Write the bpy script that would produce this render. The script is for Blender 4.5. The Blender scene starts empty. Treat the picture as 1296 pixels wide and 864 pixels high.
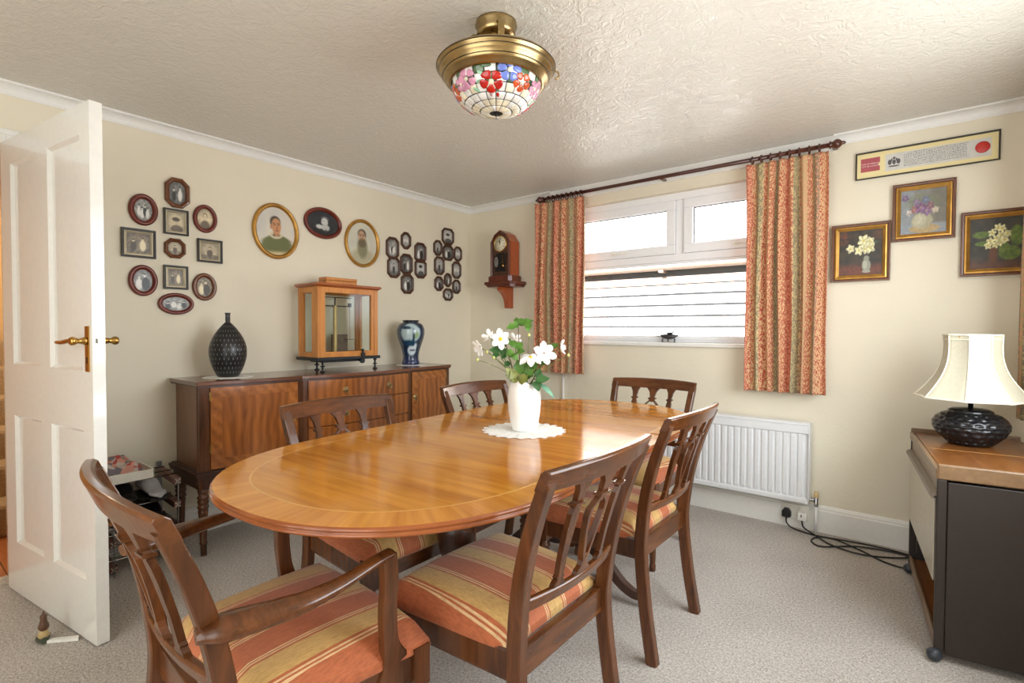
import bpy, bmesh, math, random
from mathutils import Vector, Matrix, Euler
random.seed(7)
R = math.radians
PI = math.pi
scene = bpy.context.scene
COL = scene.collection

# ------------------------------------------------------------------ camera
cam_d = bpy.data.cameras.new('camera')
cam_d.sensor_width = 36.0
cam_d.lens = 650.43 / 1296 * 36
cam_d.clip_start = 0.05
cam = bpy.data.objects.new('camera', cam_d)
COL.objects.link(cam)
cam.location = (3.238, -3.444, 1.17)
_y, _p, _r = R(-38.60), R(1.32), R(0.18)
_f = Vector((math.sin(_y) * math.cos(_p), math.cos(_y) * math.cos(_p), -math.sin(_p)))
_rt = Vector((math.cos(_y), -math.sin(_y), 0))
_up = _rt.cross(_f)
_r2 = _rt * math.cos(_r) + _up * math.sin(_r)
_u2 = -_rt * math.sin(_r) + _up * math.cos(_r)
_m = Matrix((_r2, _u2, -_f)).transposed()
cam.rotation_euler = _m.to_euler()
scene.camera = cam

# ------------------------------------------------------------------ view, world, lights
scene.view_settings.view_transform = 'Standard'
scene.view_settings.look = 'None'
scene.view_settings.gamma = 1.0
scene.view_settings.exposure = 0.56
scene.view_settings.use_curve_mapping = False

world = bpy.data.worlds.new('sky')
scene.world = world
world.use_nodes = True
_bg = world.node_tree.nodes['Background']
_bg.inputs[1].default_value = 2.6
_wt = world.node_tree
_tc = _wt.nodes.new('ShaderNodeTexCoord')
_sp = _wt.nodes.new('ShaderNodeSeparateXYZ')
_cr = _wt.nodes.new('ShaderNodeValToRGB')           # bright hazy sky above, dull ground below the horizon
_cr.color_ramp.elements[0].position, _cr.color_ramp.elements[0].color = 0.0, (0.16, 0.15, 0.13, 1)
_cr.color_ramp.elements[1].position, _cr.color_ramp.elements[1].color = 0.04, (0.82, 0.91, 1.0, 1)
_wt.links.new(_tc.outputs['Generated'], _sp.inputs[0])
_wt.links.new(_sp.outputs[2], _cr.inputs[0])
_wt.links.new(_cr.outputs[0], _bg.inputs[0])

sun_d = bpy.data.lights.new('sun', 'SUN')
sun_d.energy = 24.0
sun_d.angle = R(1.0)
sun_d.color = (1.0, 0.99, 0.96)
sun = bpy.data.objects.new('sun', sun_d)
COL.objects.link(sun)
sun.rotation_euler = Euler((R(52), 0, R(-8)))      # from over the house on to the neighbour's wall


def area(name, loc, rot, sx, sy, power, color=(1, 1, 1)):
    d = bpy.data.lights.new(name, 'AREA')
    d.shape = 'RECTANGLE'
    d.size, d.size_y = sx, sy
    d.energy = power
    d.color = color
    o = bpy.data.objects.new(name, d)
    COL.objects.link(o)
    o.location = loc
    o.rotation_euler = rot
    return o


# daylight at the right-hand window plus an added fill lamp before the solid wall behind the camera (the back window is lit by sun and sky)
area('daylight_right_window', (3.80, -1.55, 1.40), (0, R(90), 0), 1.00, 1.50, 23, (0.93, 0.97, 1.0))
area('added_rear_fill', (2.50, -4.66, 1.20), (R(90), 0, 0), 2.2, 2.0, 29, (0.94, 0.975, 1.0))


# ------------------------------------------------------------------ materials
def lin(r, g, b):
    def f(v):
        v /= 255.0
        return v / 12.92 if v <= 0.04045 else ((v + 0.055) / 1.055) ** 2.4
    return (f(r), f(g), f(b), 1.0)


MATS = {}


def new_mat(name):
    m = bpy.data.materials.new(name)
    m.use_nodes = True
    nt = m.node_tree
    b = nt.nodes['Principled BSDF']
    MATS[name] = m
    return m, nt, b


def nd(nt, typ, **kw):
    n = nt.nodes.new(typ)
    for k, v in kw.items():
        setattr(n, k, v)
    return n


def ramp(nt, fac, stops, interp='LINEAR'):
    n = nt.nodes.new('ShaderNodeValToRGB')
    cr = n.color_ramp
    cr.interpolation = interp
    while len(cr.elements) < len(stops):
        cr.elements.new(0.5)
    for e, (p, c) in zip(cr.elements, stops):
        e.position = p
        e.color = c
    nt.links.new(fac, n.inputs[0])
    return n.outputs[0]


def coords(nt, kind='Object', scale=(1, 1, 1), rot=(0, 0, 0)):
    tc = nt.nodes.new('ShaderNodeTexCoord')
    mp = nt.nodes.new('ShaderNodeMapping')
    mp.inputs['Scale'].default_value = scale
    mp.inputs['Rotation'].default_value = rot
    nt.links.new(tc.outputs[kind], mp.inputs['Vector'])
    return mp.outputs[0]


def noise(nt, vec, scale, detail=3, rough=0.5, dist=0.0):
    n = nt.nodes.new('ShaderNodeTexNoise')
    n.inputs['Scale'].default_value = scale
    n.inputs['Detail'].default_value = detail
    n.inputs['Roughness'].default_value = rough
    n.inputs['Distortion'].default_value = dist
    nt.links.new(vec, n.inputs['Vector'])
    return n.outputs[0]


def bump(nt, b, h, strength=0.2, dist=0.01):
    n = nt.nodes.new('ShaderNodeBump')
    n.inputs['Strength'].default_value = strength
    n.inputs['Distance'].default_value = dist
    nt.links.new(h, n.inputs['Height'])
    nt.links.new(n.outputs[0], b.inputs['Normal'])


def mathn(nt, op, a, b_=None, c_=None):
    n = nt.nodes.new('ShaderNodeMath')
    n.operation = op
    for i, v in enumerate((a, b_, c_)):
        if v is None:
            continue
        if isinstance(v, (int, float)):
            n.inputs[i].default_value = v
        else:
            nt.links.new(v, n.inputs[i])
    return n.outputs[0]


def mixc(nt, fac, a, b_):
    n = nt.nodes.new('ShaderNodeMix')
    n.data_type = 'RGBA'
    for s, v in ((0, fac), (6, a), (7, b_)):
        if isinstance(v, (int, float, tuple)):
            n.inputs[s].default_value = v
        else:
            nt.links.new(v, n.inputs[s])
    return n.outputs[2]


def plain(name, col, rough=0.5, metal=0.0, coat=0.0, grain=0.04, gscale=40, brel=0.0, trans=0.0):
    """a simple procedural finish: base colour with a faint mottling"""
    m, nt, b = new_mat(name)
    v = coords(nt)
    n = noise(nt, v, gscale, 3)
    c0 = tuple(x * (1 - grain * 2) for x in col[:3]) + (1,)
    c1 = tuple(min(1, x * (1 + grain * 2)) for x in col[:3]) + (1,)
    nt.links.new(ramp(nt, n, [(0.3, c0), (0.7, c1)]), b.inputs['Base Color'])
    b.inputs['Roughness'].default_value = rough
    b.inputs['Metallic'].default_value = metal
    b.inputs['Coat Weight'].default_value = coat
    b.inputs['Coat Roughness'].default_value = 0.08
    if trans:
        b.inputs['Subsurface Weight'].default_value = trans
        b.inputs['Subsurface Radius'].default_value = (0.02, 0.02, 0.02)
    if brel:
        bump(nt, b, n, brel, 0.004)
    return m


def wood(name, dark, light, scale=(3, 3, 0.5), rough=0.3, coat=0.3, kind='Object', bands=0.0, bscale=7, dist=3.0, bdir='X', fine=14, relief=0.05, warp=1.0):
    m, nt, b = new_mat(name)
    v = coords(nt, kind, scale)
    n1 = noise(nt, v, fine, 5, 0.6, 0.6 * warp)
    n2 = noise(nt, v, fine * 0.22, 3, 0.5, 1.2 * warp)
    f = mathn(nt, 'ADD', mathn(nt, 'MULTIPLY', n1, 0.5), mathn(nt, 'MULTIPLY', n2, 0.5))
    if bands:
        w = nd(nt, 'ShaderNodeTexWave', bands_direction=bdir)
        w.inputs['Scale'].default_value = bscale
        w.inputs['Distortion'].default_value = dist
        w.inputs['Detail'].default_value = 2
        w.inputs['Detail Scale'].default_value = 0.6
        nt.links.new(coords(nt, kind), w.inputs['Vector'])
        f = mathn(nt, 'ADD', mathn(nt, 'MULTIPLY', f, 1 - bands), mathn(nt, 'MULTIPLY', w.outputs[1], bands))
    nt.links.new(ramp(nt, f, [(0.28, dark), (0.72, light)]), b.inputs['Base Color'])
    b.inputs['Roughness'].default_value = rough
    b.inputs['Coat Weight'].default_value = coat
    b.inputs['Coat Roughness'].default_value = 0.12
    if relief:
        bump(nt, b, n1, relief, 0.002)
    return m


wood('mahogany', lin(48, 25, 12), lin(116, 67, 33), (4, 4, 0.5), 0.24, 0.12)
wood('mahogany_dark', lin(40, 20, 12), lin(78, 42, 24), (4, 4, 0.5), 0.36, 0.3)
wood('mahogany_rail', lin(50, 26, 12), lin(120, 69, 33), (0.6, 4, 4), 0.20, 0.15)
wood('table_field', lin(158, 86, 20), lin(226, 156, 58), (0.45, 5, 5), 0.12, 0.0, fine=7, relief=0, warp=0.0)
wood('table_band', lin(182, 108, 34), lin(228, 158, 66), (16, 0.8, 1), 0.12, 0.0, kind="UV", fine=3.0, relief=0)
wood('table_edge', lin(128, 62, 24), lin(176, 98, 42), (1, 1, 4), 0.25, 0.5)
wood('sideboard_flame', lin(100, 50, 18), lin(178, 106, 46), (3, 3, 0.35), 0.24, 0.4, bands=0.15, bscale=7, dist=5.5, bdir='Y')
wood('sideboard_band', lin(112, 60, 22), lin(188, 114, 52), (2.2, 2.2, 2.2), 0.24, 0.4, bands=0.12, bscale=9, dist=2.0, bdir='DIAGONAL')
wood('sideboard_side', lin(96, 54, 30), lin(136, 84, 50), (3, 3, 0.4), 0.28, 0.4)
wood('sideboard_top', lin(84, 46, 28), lin(126, 76, 50), (3, 0.4, 3), 0.22, 0.5)
wood('oak_case', lin(178, 104, 38), lin(216, 146, 64), (4, 4, 0.5), 0.4, 0.15)
wood('oak_dark', lin(136, 66, 26), lin(176, 98, 48), (4, 0.5, 4), 0.3, 0.3)
wood('clock_wood', lin(72, 26, 13), lin(122, 52, 24), (4, 4, 0.6), 0.3, 0.4)
wood('clock_side', lin(140, 58, 20), lin(186, 88, 36), (4, 4, 0.6), 0.3, 0.4)
wood('teak', lin(96, 55, 24), lin(148, 94, 46), (4, 0.5, 4), 0.3, 0.2)
wood('teak_rim', lin(104, 78, 52), lin(142, 110, 78), (4, 0.5, 4), 0.34, 0.2)
wood('hall_floor', lin(150, 84, 44), lin(190, 116, 64), (0.6, 5, 5), 0.3, 0.3)
wood('pole_wood', lin(56, 24, 16), lin(92, 44, 28), (0.6, 4, 4), 0.3, 0.4)
wood('frame_red', lin(86, 24, 12), lin(126, 46, 24), (3, 3, 3), 0.32, 0.2)
wood('frame_brown', lin(84, 44, 22), lin(128, 74, 38), (3, 3, 3), 0.3, 0.4)
wood('frame_dark', lin(56, 30, 18), lin(94, 56, 34), (3, 3, 3), 0.45, 0.1)
wood('rack_wood', lin(96, 60, 50), lin(134, 90, 76), (3, 0.5, 3), 0.4, 0.2)
plain('frame_black', lin(38, 32, 26), 0.35)
plain('gilt', lin(186, 140, 70), 0.32, 0.75, grain=0.10, gscale=25)
plain('gilt_dark', lin(132, 92, 44), 0.4, 0.6, grain=0.12, gscale=25)
plain('silver_slip', lin(196, 186, 160), 0.35, 0.5)
plain('mount_cream', lin(232, 214, 160), 0.7)
plain('brass', lin(196, 154, 84), 0.22, 1.0)
plain('antique_brass', lin(172, 148, 104), 0.26, 1.0, grain=0.08, gscale=6)
plain('lead_came', lin(34, 32, 30), 0.45, 0.6)
plain('chrome', lin(200, 200, 200), 0.15, 1.0)
plain('steel', lin(150, 150, 150), 0.35, 0.9)
plain('pewter', lin(96, 96, 98), 0.35, 0.9, grain=0.1, gscale=90)
plain('black_iron', lin(40, 42, 44), 0.45, 0.3)
plain('white_gloss', lin(240, 238, 232), 0.14, coat=0.5, grain=0.01)
plain('white_paint', lin(238, 237, 233), 0.35, grain=0.01)
plain('upvc', lin(244, 244, 246), 0.25, grain=0.005)
plain('radiator_white', lin(236, 237, 238), 0.3, grain=0.01)
plain('socket_white', lin(226, 222, 210), 0.35, grain=0.01)
plain('black_plastic', lin(24, 24, 26), 0.35)
plain('black_cable', lin(26, 25, 25), 0.5)
plain('valve_cream', lin(222, 192, 140), 0.4)
plain('china_white', lin(246, 245, 241), 0.25, coat=0.3, grain=0.005)
plain('lace', lin(246, 244, 238), 0.9, grain=0.03, gscale=220, brel=0.6)
plain('petal_white', lin(250, 249, 244), 0.6, grain=0.02, trans=0.2)
plain('pollen', lin(236, 196, 50), 0.7, grain=0.15, gscale=300)
plain('bud_green', lin(206, 206, 128), 0.6, grain=0.08)
plain('stem_green', lin(108, 124, 58), 0.6, grain=0.1)
plain('stem_brown', lin(104, 84, 56), 0.6, grain=0.1)
plain('leaf_green', lin(82, 124, 44), 0.45, grain=0.22, gscale=30)
plain('leaf_dark', lin(58, 100, 50), 0.4, grain=0.2, gscale=30)
plain('leaf_olive', lin(116, 122, 50), 0.45, grain=0.2, gscale=30)
plain('leaf_blue', lin(110, 158, 130), 0.4, grain=0.1, gscale=30)
plain('shade_cloth', lin(208, 202, 180), 0.75, grain=0.02, gscale=90, trans=0.15)
plain('shade_trim', lin(246, 241, 222), 0.7, grain=0.02)
plain('trolley_brown', lin(48, 39, 34), 0.45, 0.15, grain=0.03)
plain('trolley_dark', lin(46, 40, 38), 0.5, grain=0.05)
plain('trolley_metal', lin(118, 106, 94), 0.35, 0.6)
plain('castor_grey', lin(52, 56, 64), 0.4)
plain('dark_gap', lin(22, 18, 16), 0.8)
plain('photo_back', lin(70, 58, 46), 0.8)
plain('white_plastic', lin(240, 238, 230), 0.4)
plain('shoe_black', lin(26, 24, 26), 0.3)
plain('shoe_grey', lin(190, 190, 194), 0.5)
plain('stopper_green', lin(70, 78, 62), 0.4)
plain('stopper_tan', lin(196, 170, 118), 0.5)
plain('stopper_brown', lin(92, 62, 40), 0.4)
plain('stair_carpet', lin(168, 140, 104), 0.95, grain=0.12, gscale=120, brel=0.5)
plain('neighbour_board', lin(246, 246, 246), 0.4, grain=0.01)
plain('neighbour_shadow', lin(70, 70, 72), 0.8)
plain('gutter_brown', lin(140, 118, 104), 0.5)
plain('roof_tile', lin(226, 218, 208), 0.8, grain=0.10, gscale=8)
plain('hall_wall', lin(226, 188, 132), 0.8, grain=0.02)
plain('scale_slate', lin(110, 98, 86), 0.6, grain=0.1)
plain('scale_brass', lin(190, 170, 120), 0.35, 0.8)
plain('clock_cream', lin(232, 224, 196), 0.5, grain=0.02)
plain('tray_white', lin(232, 228, 214), 0.5, grain=0.01)


def make_wall(name, col, sc, st):
    m, nt, b = new_mat(name)
    v = coords(nt)
    n = noise(nt, v, 3.0, 2)
    c0 = tuple(x * 0.97 for x in col[:3]) + (1,)
    nt.links.new(ramp(nt, n, [(0.35, c0), (0.65, col)]), b.inputs['Base Color'])
    b.inputs['Roughness'].default_value = 0.62
    h = noise(nt, v, sc, 4, 0.6, 0.4)
    bump(nt, b, h, st, 0.006)


make_wall('wall_cream', lin(236, 227, 205), 46, 0.22)
make_wall('wall_cream_smooth', lin(236, 227, 205), 60, 0.08)

# artex ceiling: short raised wisps, glossy emulsion
m, nt, b = new_mat('ceiling_artex')
v = coords(nt, 'Object', (1, 1, 1))
w1 = noise(nt, v, 13, 3, 0.55, 1.4)
r1 = mathn(nt, 'SUBTRACT', 1.0, mathn(nt, 'MULTIPLY', mathn(nt, 'ABSOLUTE', mathn(nt, 'SUBTRACT', w1, 0.5)), 9.0))
r1 = mathn(nt, 'MAXIMUM', r1, 0.0)
w2 = noise(nt, coords(nt, 'Object', (1, 1.7, 1), (0, 0, 0.6)), 23, 3, 0.6, 1.2)
r2 = mathn(nt, 'MAXIMUM', mathn(nt, 'SUBTRACT', 1.0, mathn(nt, 'MULTIPLY', mathn(nt, 'ABSOLUTE', mathn(nt, 'SUBTRACT', w2, 0.5)), 8.0)), 0.0)
msk = noise(nt, v, 3.0, 2)
hh = mathn(nt, 'ADD', r1, mathn(nt, 'MULTIPLY', mathn(nt, 'MULTIPLY', r2, msk), 1.2))
b.inputs['Base Color'].default_value = lin(222, 217, 206)
b.inputs['Roughness'].default_value = 0.24
b.inputs['Specular IOR Level'].default_value = 0.55
bump(nt, b, hh, 0.36, 0.006)

# cut-pile carpet
m, nt, b = new_mat('carpet')
v = coords(nt)
n = noise(nt, v, 170, 3, 0.8)
n2 = noise(nt, v, 2.2, 3)
n3 = noise(nt, v, 95, 2, 0.7)
f = mathn(nt, 'ADD', mathn(nt, 'MULTIPLY', n, 0.62), mathn(nt, 'ADD', mathn(nt, 'MULTIPLY', n3, 0.28), mathn(nt, 'MULTIPLY', n2, 0.10)))
nt.links.new(ramp(nt, f, [(0.36, lin(126, 118, 111)), (0.5, lin(194, 186, 177)), (0.66, lin(238, 233, 226))]), b.inputs['Base Color'])
b.inputs['Roughness'].default_value = 0.95
b.inputs['Specular IOR Level'].default_value = 0.1
bump(nt, b, n, 0.7, 0.006)


def vcol_mat(name, rough=0.35, coat=0.3, brush=0.0):
    m, nt, b = new_mat(name)
    a = nd(nt, 'ShaderNodeVertexColor', layer_name='paint')
    nt.links.new(a.outputs[0], b.inputs['Base Color'])
    b.inputs['Roughness'].default_value = rough
    b.inputs['Coat Weight'].default_value = coat
    if brush:
        bump(nt, b, noise(nt, coords(nt), 120, 4, 0.7, 1.5), brush, 0.003)


vcol_mat('print', 0.35, 0.0)
vcol_mat('oil_paint', 0.45, 0.1, 0.35)
vcol_mat('glazed', 0.2, 0.6)


def glass_mat(name, gloss, tint=(1, 1, 1, 1)):
    m, nt, b = new_mat(name)
    nt.nodes.remove(b)
    out = nt.nodes['Material Output']
    t = nd(nt, 'ShaderNodeBsdfTransparent')
    t.inputs[0].default_value = tint
    g = nd(nt, 'ShaderNodeBsdfGlossy')
    g.inputs['Roughness'].default_value = 0.03
    lw = nd(nt, 'ShaderNodeLayerWeight')
    lw.inputs[0].default_value = 0.5
    fac = mathn(nt, 'ADD', 0.02 + gloss * 0.1, mathn(nt, 'MULTIPLY', mathn(nt, 'POWER', lw.outputs['Facing'], 4.0), 0.5))
    mx = nd(nt, 'ShaderNodeMixShader')
    nt.links.new(fac, mx.inputs[0])
    nt.links.new(t.outputs[0], mx.inputs[1])
    nt.links.new(g.outputs[0], mx.inputs[2])
    nt.links.new(mx.outputs[0], out.inputs[0])


glass_mat('window_glass', 0.15)
glass_mat('case_glass', 0.2, (0.95, 0.97, 0.95, 1))

# striped seat cloth: stripes by the chair's own x
m, nt, b = new_mat('seat_stripe')
tc = nt.nodes.new('ShaderNodeTexCoord')
sp = nt.nodes.new('ShaderNodeSeparateXYZ')
nt.links.new(tc.outputs['Object'], sp.inputs[0])
fr = mathn(nt, 'FRACT', mathn(nt, 'ADD', mathn(nt, 'MULTIPLY', sp.outputs[0], 1 / 0.165), 40.71))
TER, GLD, CRM = lin(190, 104, 60), lin(214, 172, 104), lin(232, 196, 146)
stripe = ramp(nt, fr, [(0.0, TER), (0.43, CRM), (0.455, TER), (0.475, CRM), (0.50, TER), (0.535, GLD), (0.885, TER), (0.92, CRM), (0.945, TER), (0.965, CRM), (0.99, TER)], 'CONSTANT')
wv = noise(nt, coords(nt, 'Object', (8, 1, 1)), 45, 4, 0.75)
dk = ramp(nt, wv, [(0.35, (0.70, 0.66, 0.62, 1)), (0.6, (1, 1, 1, 1))])
mx = nt.nodes.new('ShaderNodeMix'); mx.data_type = 'RGBA'; mx.blend_type = 'MULTIPLY'
mx.inputs[0].default_value = 0.95
nt.links.new(stripe, mx.inputs[6]); nt.links.new(dk, mx.inputs[7])
nt.links.new(mx.outputs[2], b.inputs['Base Color'])
b.inputs['Roughness'].default_value = 0.7
b.inputs['Sheen Weight'].default_value = 0.2
bump(nt, b, wv, 0.15, 0.003)

# curtain cloth: vertical printed stripes with small motifs (u = metres along the cloth, v = metres up)
m, nt, b = new_mat('curtain_cloth')
tc = nt.nodes.new('ShaderNodeTexCoord')
sp = nt.nodes.new('ShaderNodeSeparateXYZ')
nt.links.new(tc.outputs['UV'], sp.inputs[0])
U, V = sp.outputs[0], sp.outputs[1]
fr = mathn(nt, 'FRACT', mathn(nt, 'MULTIPLY', U, 1 / 0.40))
REDC, PCH, OLV, CRC, TEA = lin(178, 76, 58), lin(220, 158, 124), lin(190, 170, 122), lin(224, 190, 142), lin(128, 118, 96)
base = ramp(nt, fr, [(0.0, PCH), (0.10, REDC), (0.17, CRC), (0.20, OLV), (0.33, CRC), (0.36, REDC), (0.46, PCH), (0.56, CRC), (0.68, OLV), (0.76, PCH), (0.82, REDC), (0.92, CRC)], 'CONSTANT')
acc = ramp(nt, fr, [(0.0, REDC), (0.10, CRC), (0.17, REDC), (0.20, TEA), (0.33, TEA), (0.36, CRC), (0.46, OLV), (0.56, REDC), (0.68, TEA), (0.76, TEA), (0.82, CRC), (0.92, REDC)], 'CONSTANT')
cmb = nt.nodes.new('ShaderNodeCombineXYZ')
nt.links.new(U, cmb.inputs[0]); nt.links.new(mathn(nt, 'MULTIPLY', V, 0.8), cmb.inputs[1])
vo = nt.nodes.new('ShaderNodeTexVoronoi')
vo.inputs['Scale'].default_value = 120
nt.links.new(cmb.outputs[0], vo.inputs['Vector'])
nn = noise(nt, cmb.outputs[0], 130, 2, 0.6, 1.0)
mk = mathn(nt, 'GREATER_THAN', mathn(nt, 'ADD', vo.outputs[0], mathn(nt, 'MULTIPLY', nn, 0.6)), 0.80)
zz = mathn(nt, 'GREATER_THAN', mathn(nt, 'SINE', mathn(nt, 'ADD', mathn(nt, 'MULTIPLY', V, 190.0), mathn(nt, 'MULTIPLY', mathn(nt, 'SINE', mathn(nt, 'MULTIPLY', U, 174.0)), 3.0))), 0.62)
mk = mathn(nt, 'MAXIMUM', mk, mathn(nt, 'MULTIPLY', zz, mathn(nt, 'GREATER_THAN', fr, 0.5)))
nt.links.new(mixc(nt, mathn(nt, 'MULTIPLY', mk, 0.8), base, acc), b.inputs['Base Color'])
b.inputs['Roughness'].default_value = 0.85
b.inputs['Sheen Weight'].default_value = 0.1

# patterned cloth on the shoe rack
m, nt, b = new_mat('patterned_cloth')
vo = nt.nodes.new('ShaderNodeTexVoronoi')
vo.inputs['Scale'].default_value = 40
nt.links.new(coords(nt), vo.inputs['Vector'])
sx = nt.nodes.new('ShaderNodeSeparateXYZ'); nt.links.new(vo.outputs[1], sx.inputs[0])
nt.links.new(ramp(nt, sx.outputs[0], [(0, lin(178, 74, 66)), (0.3, lin(196, 180, 168)), (0.55, lin(120, 112, 116)), (0.8, lin(210, 150, 130))], 'CONSTANT'), b.inputs['Base Color'])
b.inputs['Roughness'].default_value = 0.8

# black vase with rows of pale dashes
m, nt, b = new_mat('dashed_black')
tc = nt.nodes.new('ShaderNodeTexCoord')
sp = nt.nodes.new('ShaderNodeSeparateXYZ'); nt.links.new(tc.outputs['UV'], sp.inputs[0])
rowv = mathn(nt, 'MULTIPLY', sp.outputs[1], 16.0)
rowi = mathn(nt, 'FLOOR', rowv)
uu = mathn(nt, 'FRACT', mathn(nt, 'ADD', mathn(nt, 'MULTIPLY', sp.outputs[0], 26.0), mathn(nt, 'MULTIPLY', rowi, 0.5)))
vv = mathn(nt, 'FRACT', rowv)
d1 = mathn(nt, 'LESS_THAN', mathn(nt, 'ABSOLUTE', mathn(nt, 'SUBTRACT', uu, 0.5)), 0.065)
d2 = mathn(nt, 'LESS_THAN', mathn(nt, 'ABSOLUTE', mathn(nt, 'SUBTRACT', vv, 0.5)), 0.19)
nt.links.new(mixc(nt, mathn(nt, 'MULTIPLY', mathn(nt, 'MULTIPLY', d1, d2), 0.62), lin(30, 30, 32), lin(190, 190, 184)), b.inputs['Base Color'])
b.inputs['Roughness'].default_value = 0.32

GLASS_COL = dict(cream=(236, 228, 204), white=(240, 240, 234), pink=(216, 150, 180), blue=(120, 140, 224), red=(186, 30, 26), orange=(206, 88, 46),
                 green=(84, 112, 78), mint=(150, 196, 164), leafd=(52, 70, 48), mauve=(170, 130, 140))
for k_, c_ in GLASS_COL.items():
    m = plain('glass_' + k_, lin(*c_), 0.12, coat=0.5, grain=0.10, gscale=30)


# ------------------------------------------------------------------ mesh helpers
def catmull(pts, n=6):
    P = [Vector(p) for p in pts]
    if len(P) < 3:
        return P
    out = []
    Q = [P[0] * 2 - P[1]] + P + [P[-1] * 2 - P[-2]]
    for i in range(1, len(Q) - 2):
        for k in range(n):
            t = k / n
            a, b_, c, d = Q[i - 1], Q[i], Q[i + 1], Q[i + 2]
            out.append(0.5 * ((2 * b_) + (c - a) * t + (2 * a - 5 * b_ + 4 * c - d) * t * t + (3 * b_ - a - 3 * c + d) * t ** 3))
    out.append(P[-1])
    return out


class MB:
    def __init__(s):
        s.v, s.f, s.uv, s.col, s.sm = [], [], {}, {}, []

    def add(s, vs, fs, smooth=False):
        o = len(s.v)
        s.v += [Vector(v) for v in vs]
        for f in fs:
            s.f.append([i + o for i in f])
            s.sm.append(smooth)
        return o

    def box(s, x0, x1, y0, y1, z0, z1, M=None):
        vs = [Vector((x, y, z)) for z in (z0, z1) for y in (y0, y1) for x in (x0, x1)]
        if M is not None:
            vs = [M @ v for v in vs]
        s.add(vs, [(0, 2, 3, 1), (4, 5, 7, 6), (0, 1, 5, 4), (2, 6, 7, 3), (0, 4, 6, 2), (1, 3, 7, 5)])
        return s

    def loops(s, rings, closed=True, cap0=True, cap1=True, smooth=True):
        n = len(rings[0])
        vs = [p for r in rings for p in r]
        fs = []
        for i in range(len(rings) - 1):
            for k in range(n if closed else n - 1):
                k2 = (k + 1) % n
                fs.append((i * n + k, i * n + k2, (i + 1) * n + k2, (i + 1) * n + k))
        o = s.add(vs, fs, smooth)
        if cap0:
            s.f.append([o + k for k in range(n)][::-1]); s.sm.append(False)
        if cap1:
            s.f.append([o + (len(rings) - 1) * n + k for k in range(n)]); s.sm.append(False)
        return s

    def lathe(s, prof, n=24, cx=0, cy=0, cz=0, M=None, uv=False, caps=True, rfun=None):
        rings = []
        for (r, z) in prof:
            ring = []
            for k in range(n):
                a = 2 * PI * k / n
                rr = r * (rfun(a, z) if rfun else 1)
                p = Vector((cx + rr * math.cos(a), cy + rr * math.sin(a), cz + z))
                ring.append(M @ p if M is not None else p)
            rings.append(ring)
        s.loops(rings, True, caps, caps)
        if uv:
            L = len(prof) - 1
            base = len(s.f) - (L * n + (2 if caps else 0))
            for i in range(L):
                for k in range(n):
                    s.uv[base + i * n + k] = [(k / n, i / L), ((k + 1) / n, i / L), ((k + 1) / n, (i + 1) / L), (k / n, (i + 1) / L)]
        return s

    def tube(s, path, r, n=8, cap=True, flat=1.0):
        P = [Vector(p) for p in path]
        rs = r if isinstance(r, (list, tuple)) else [r] * len(P)
        rings = []
        t0 = (P[1] - P[0]).normalized()
        up = Vector((0, 0, 1)) if abs(t0.z) < 0.9 else Vector((1, 0, 0))
        nx = t0.cross(up).normalized()
        for i, p in enumerate(P):
            t = (P[min(i + 1, len(P) - 1)] - P[max(i - 1, 0)]).normalized()
            nx = (nx - t * nx.dot(t)).normalized()
            ny = t.cross(nx)
            rings.append([p + (nx * math.cos(2 * PI * k / n) + ny * flat * math.sin(2 * PI * k / n)) * rs[i] for k in range(n)])
        s.loops(rings, True, cap, cap)
        return s

    def sweep_rect(s, path, w, d, side=Vector((1, 0, 0))):
        """rectangular bar along a path; w across 'side', d across the other normal; w,d numbers or lists"""
        P = [Vector(p) for p in path]
        W = w if isinstance(w, (list, tuple)) else [w] * len(P)
        D = d if isinstance(d, (list, tuple)) else [d] * len(P)
        rings = []
        for i, p in enumerate(P):
            t = (P[min(i + 1, len(P) - 1)] - P[max(i - 1, 0)]).normalized()
            sx = (side - t * side.dot(t)).normalized()
            sy = t.cross(sx)
            a, b_ = W[i] / 2, D[i] / 2
            c = 0.18
            ring = []
            for (ux, uy) in ((-1, -1 + c), (-1 + c, -1), (1 - c, -1), (1, -1 + c), (1, 1 - c), (1 - c, 1), (-1 + c, 1), (-1, 1 - c)):
                ring.append(p + sx * ux * a + sy * uy * b_)
            rings.append(ring)
        s.loops(rings, True, True, True, smooth=False)
        return s

    def prism(s, poly, d0, d1, fn):
        """poly: 2-D outline; fn(x, y, d) -> 3-D"""
        n = len(poly)
        vs = [fn(x, y, d0) for x, y in poly] + [fn(x, y, d1) for x, y in poly]
        fs = [tuple(range(n))[::-1], tuple(range(n, 2 * n))]
        for k in range(n):
            k2 = (k + 1) % n
            fs.append((k, k2, n + k2, n + k))
        s.add(vs, fs)
        return s

    def strip(s, left, right, d0, d1, fn):
        """a flat ribbon between two matched outlines, with thickness: quads only"""
        n = len(left)
        vs = []
        for d in (d0, d1):
            for (x, y) in left:
                vs.append(fn(x, y, d))
            for (x, y) in right:
                vs.append(fn(x, y, d))
        fs = []
        o = 2 * n
        for k in range(n - 1):
            fs += [(k, n + k, n + k + 1, k + 1), (o + k, o + k + 1, o + n + k + 1, o + n + k),
                   (k, k + 1, o + k + 1, o + k), (n + k, o + n + k, o + n + k + 1, n + k + 1)]
        fs += [(0, o, o + n, n), (n - 1, 2 * n - 1, o + 2 * n - 1, o + n - 1)]
        s.add(vs, fs)
        return s

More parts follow.
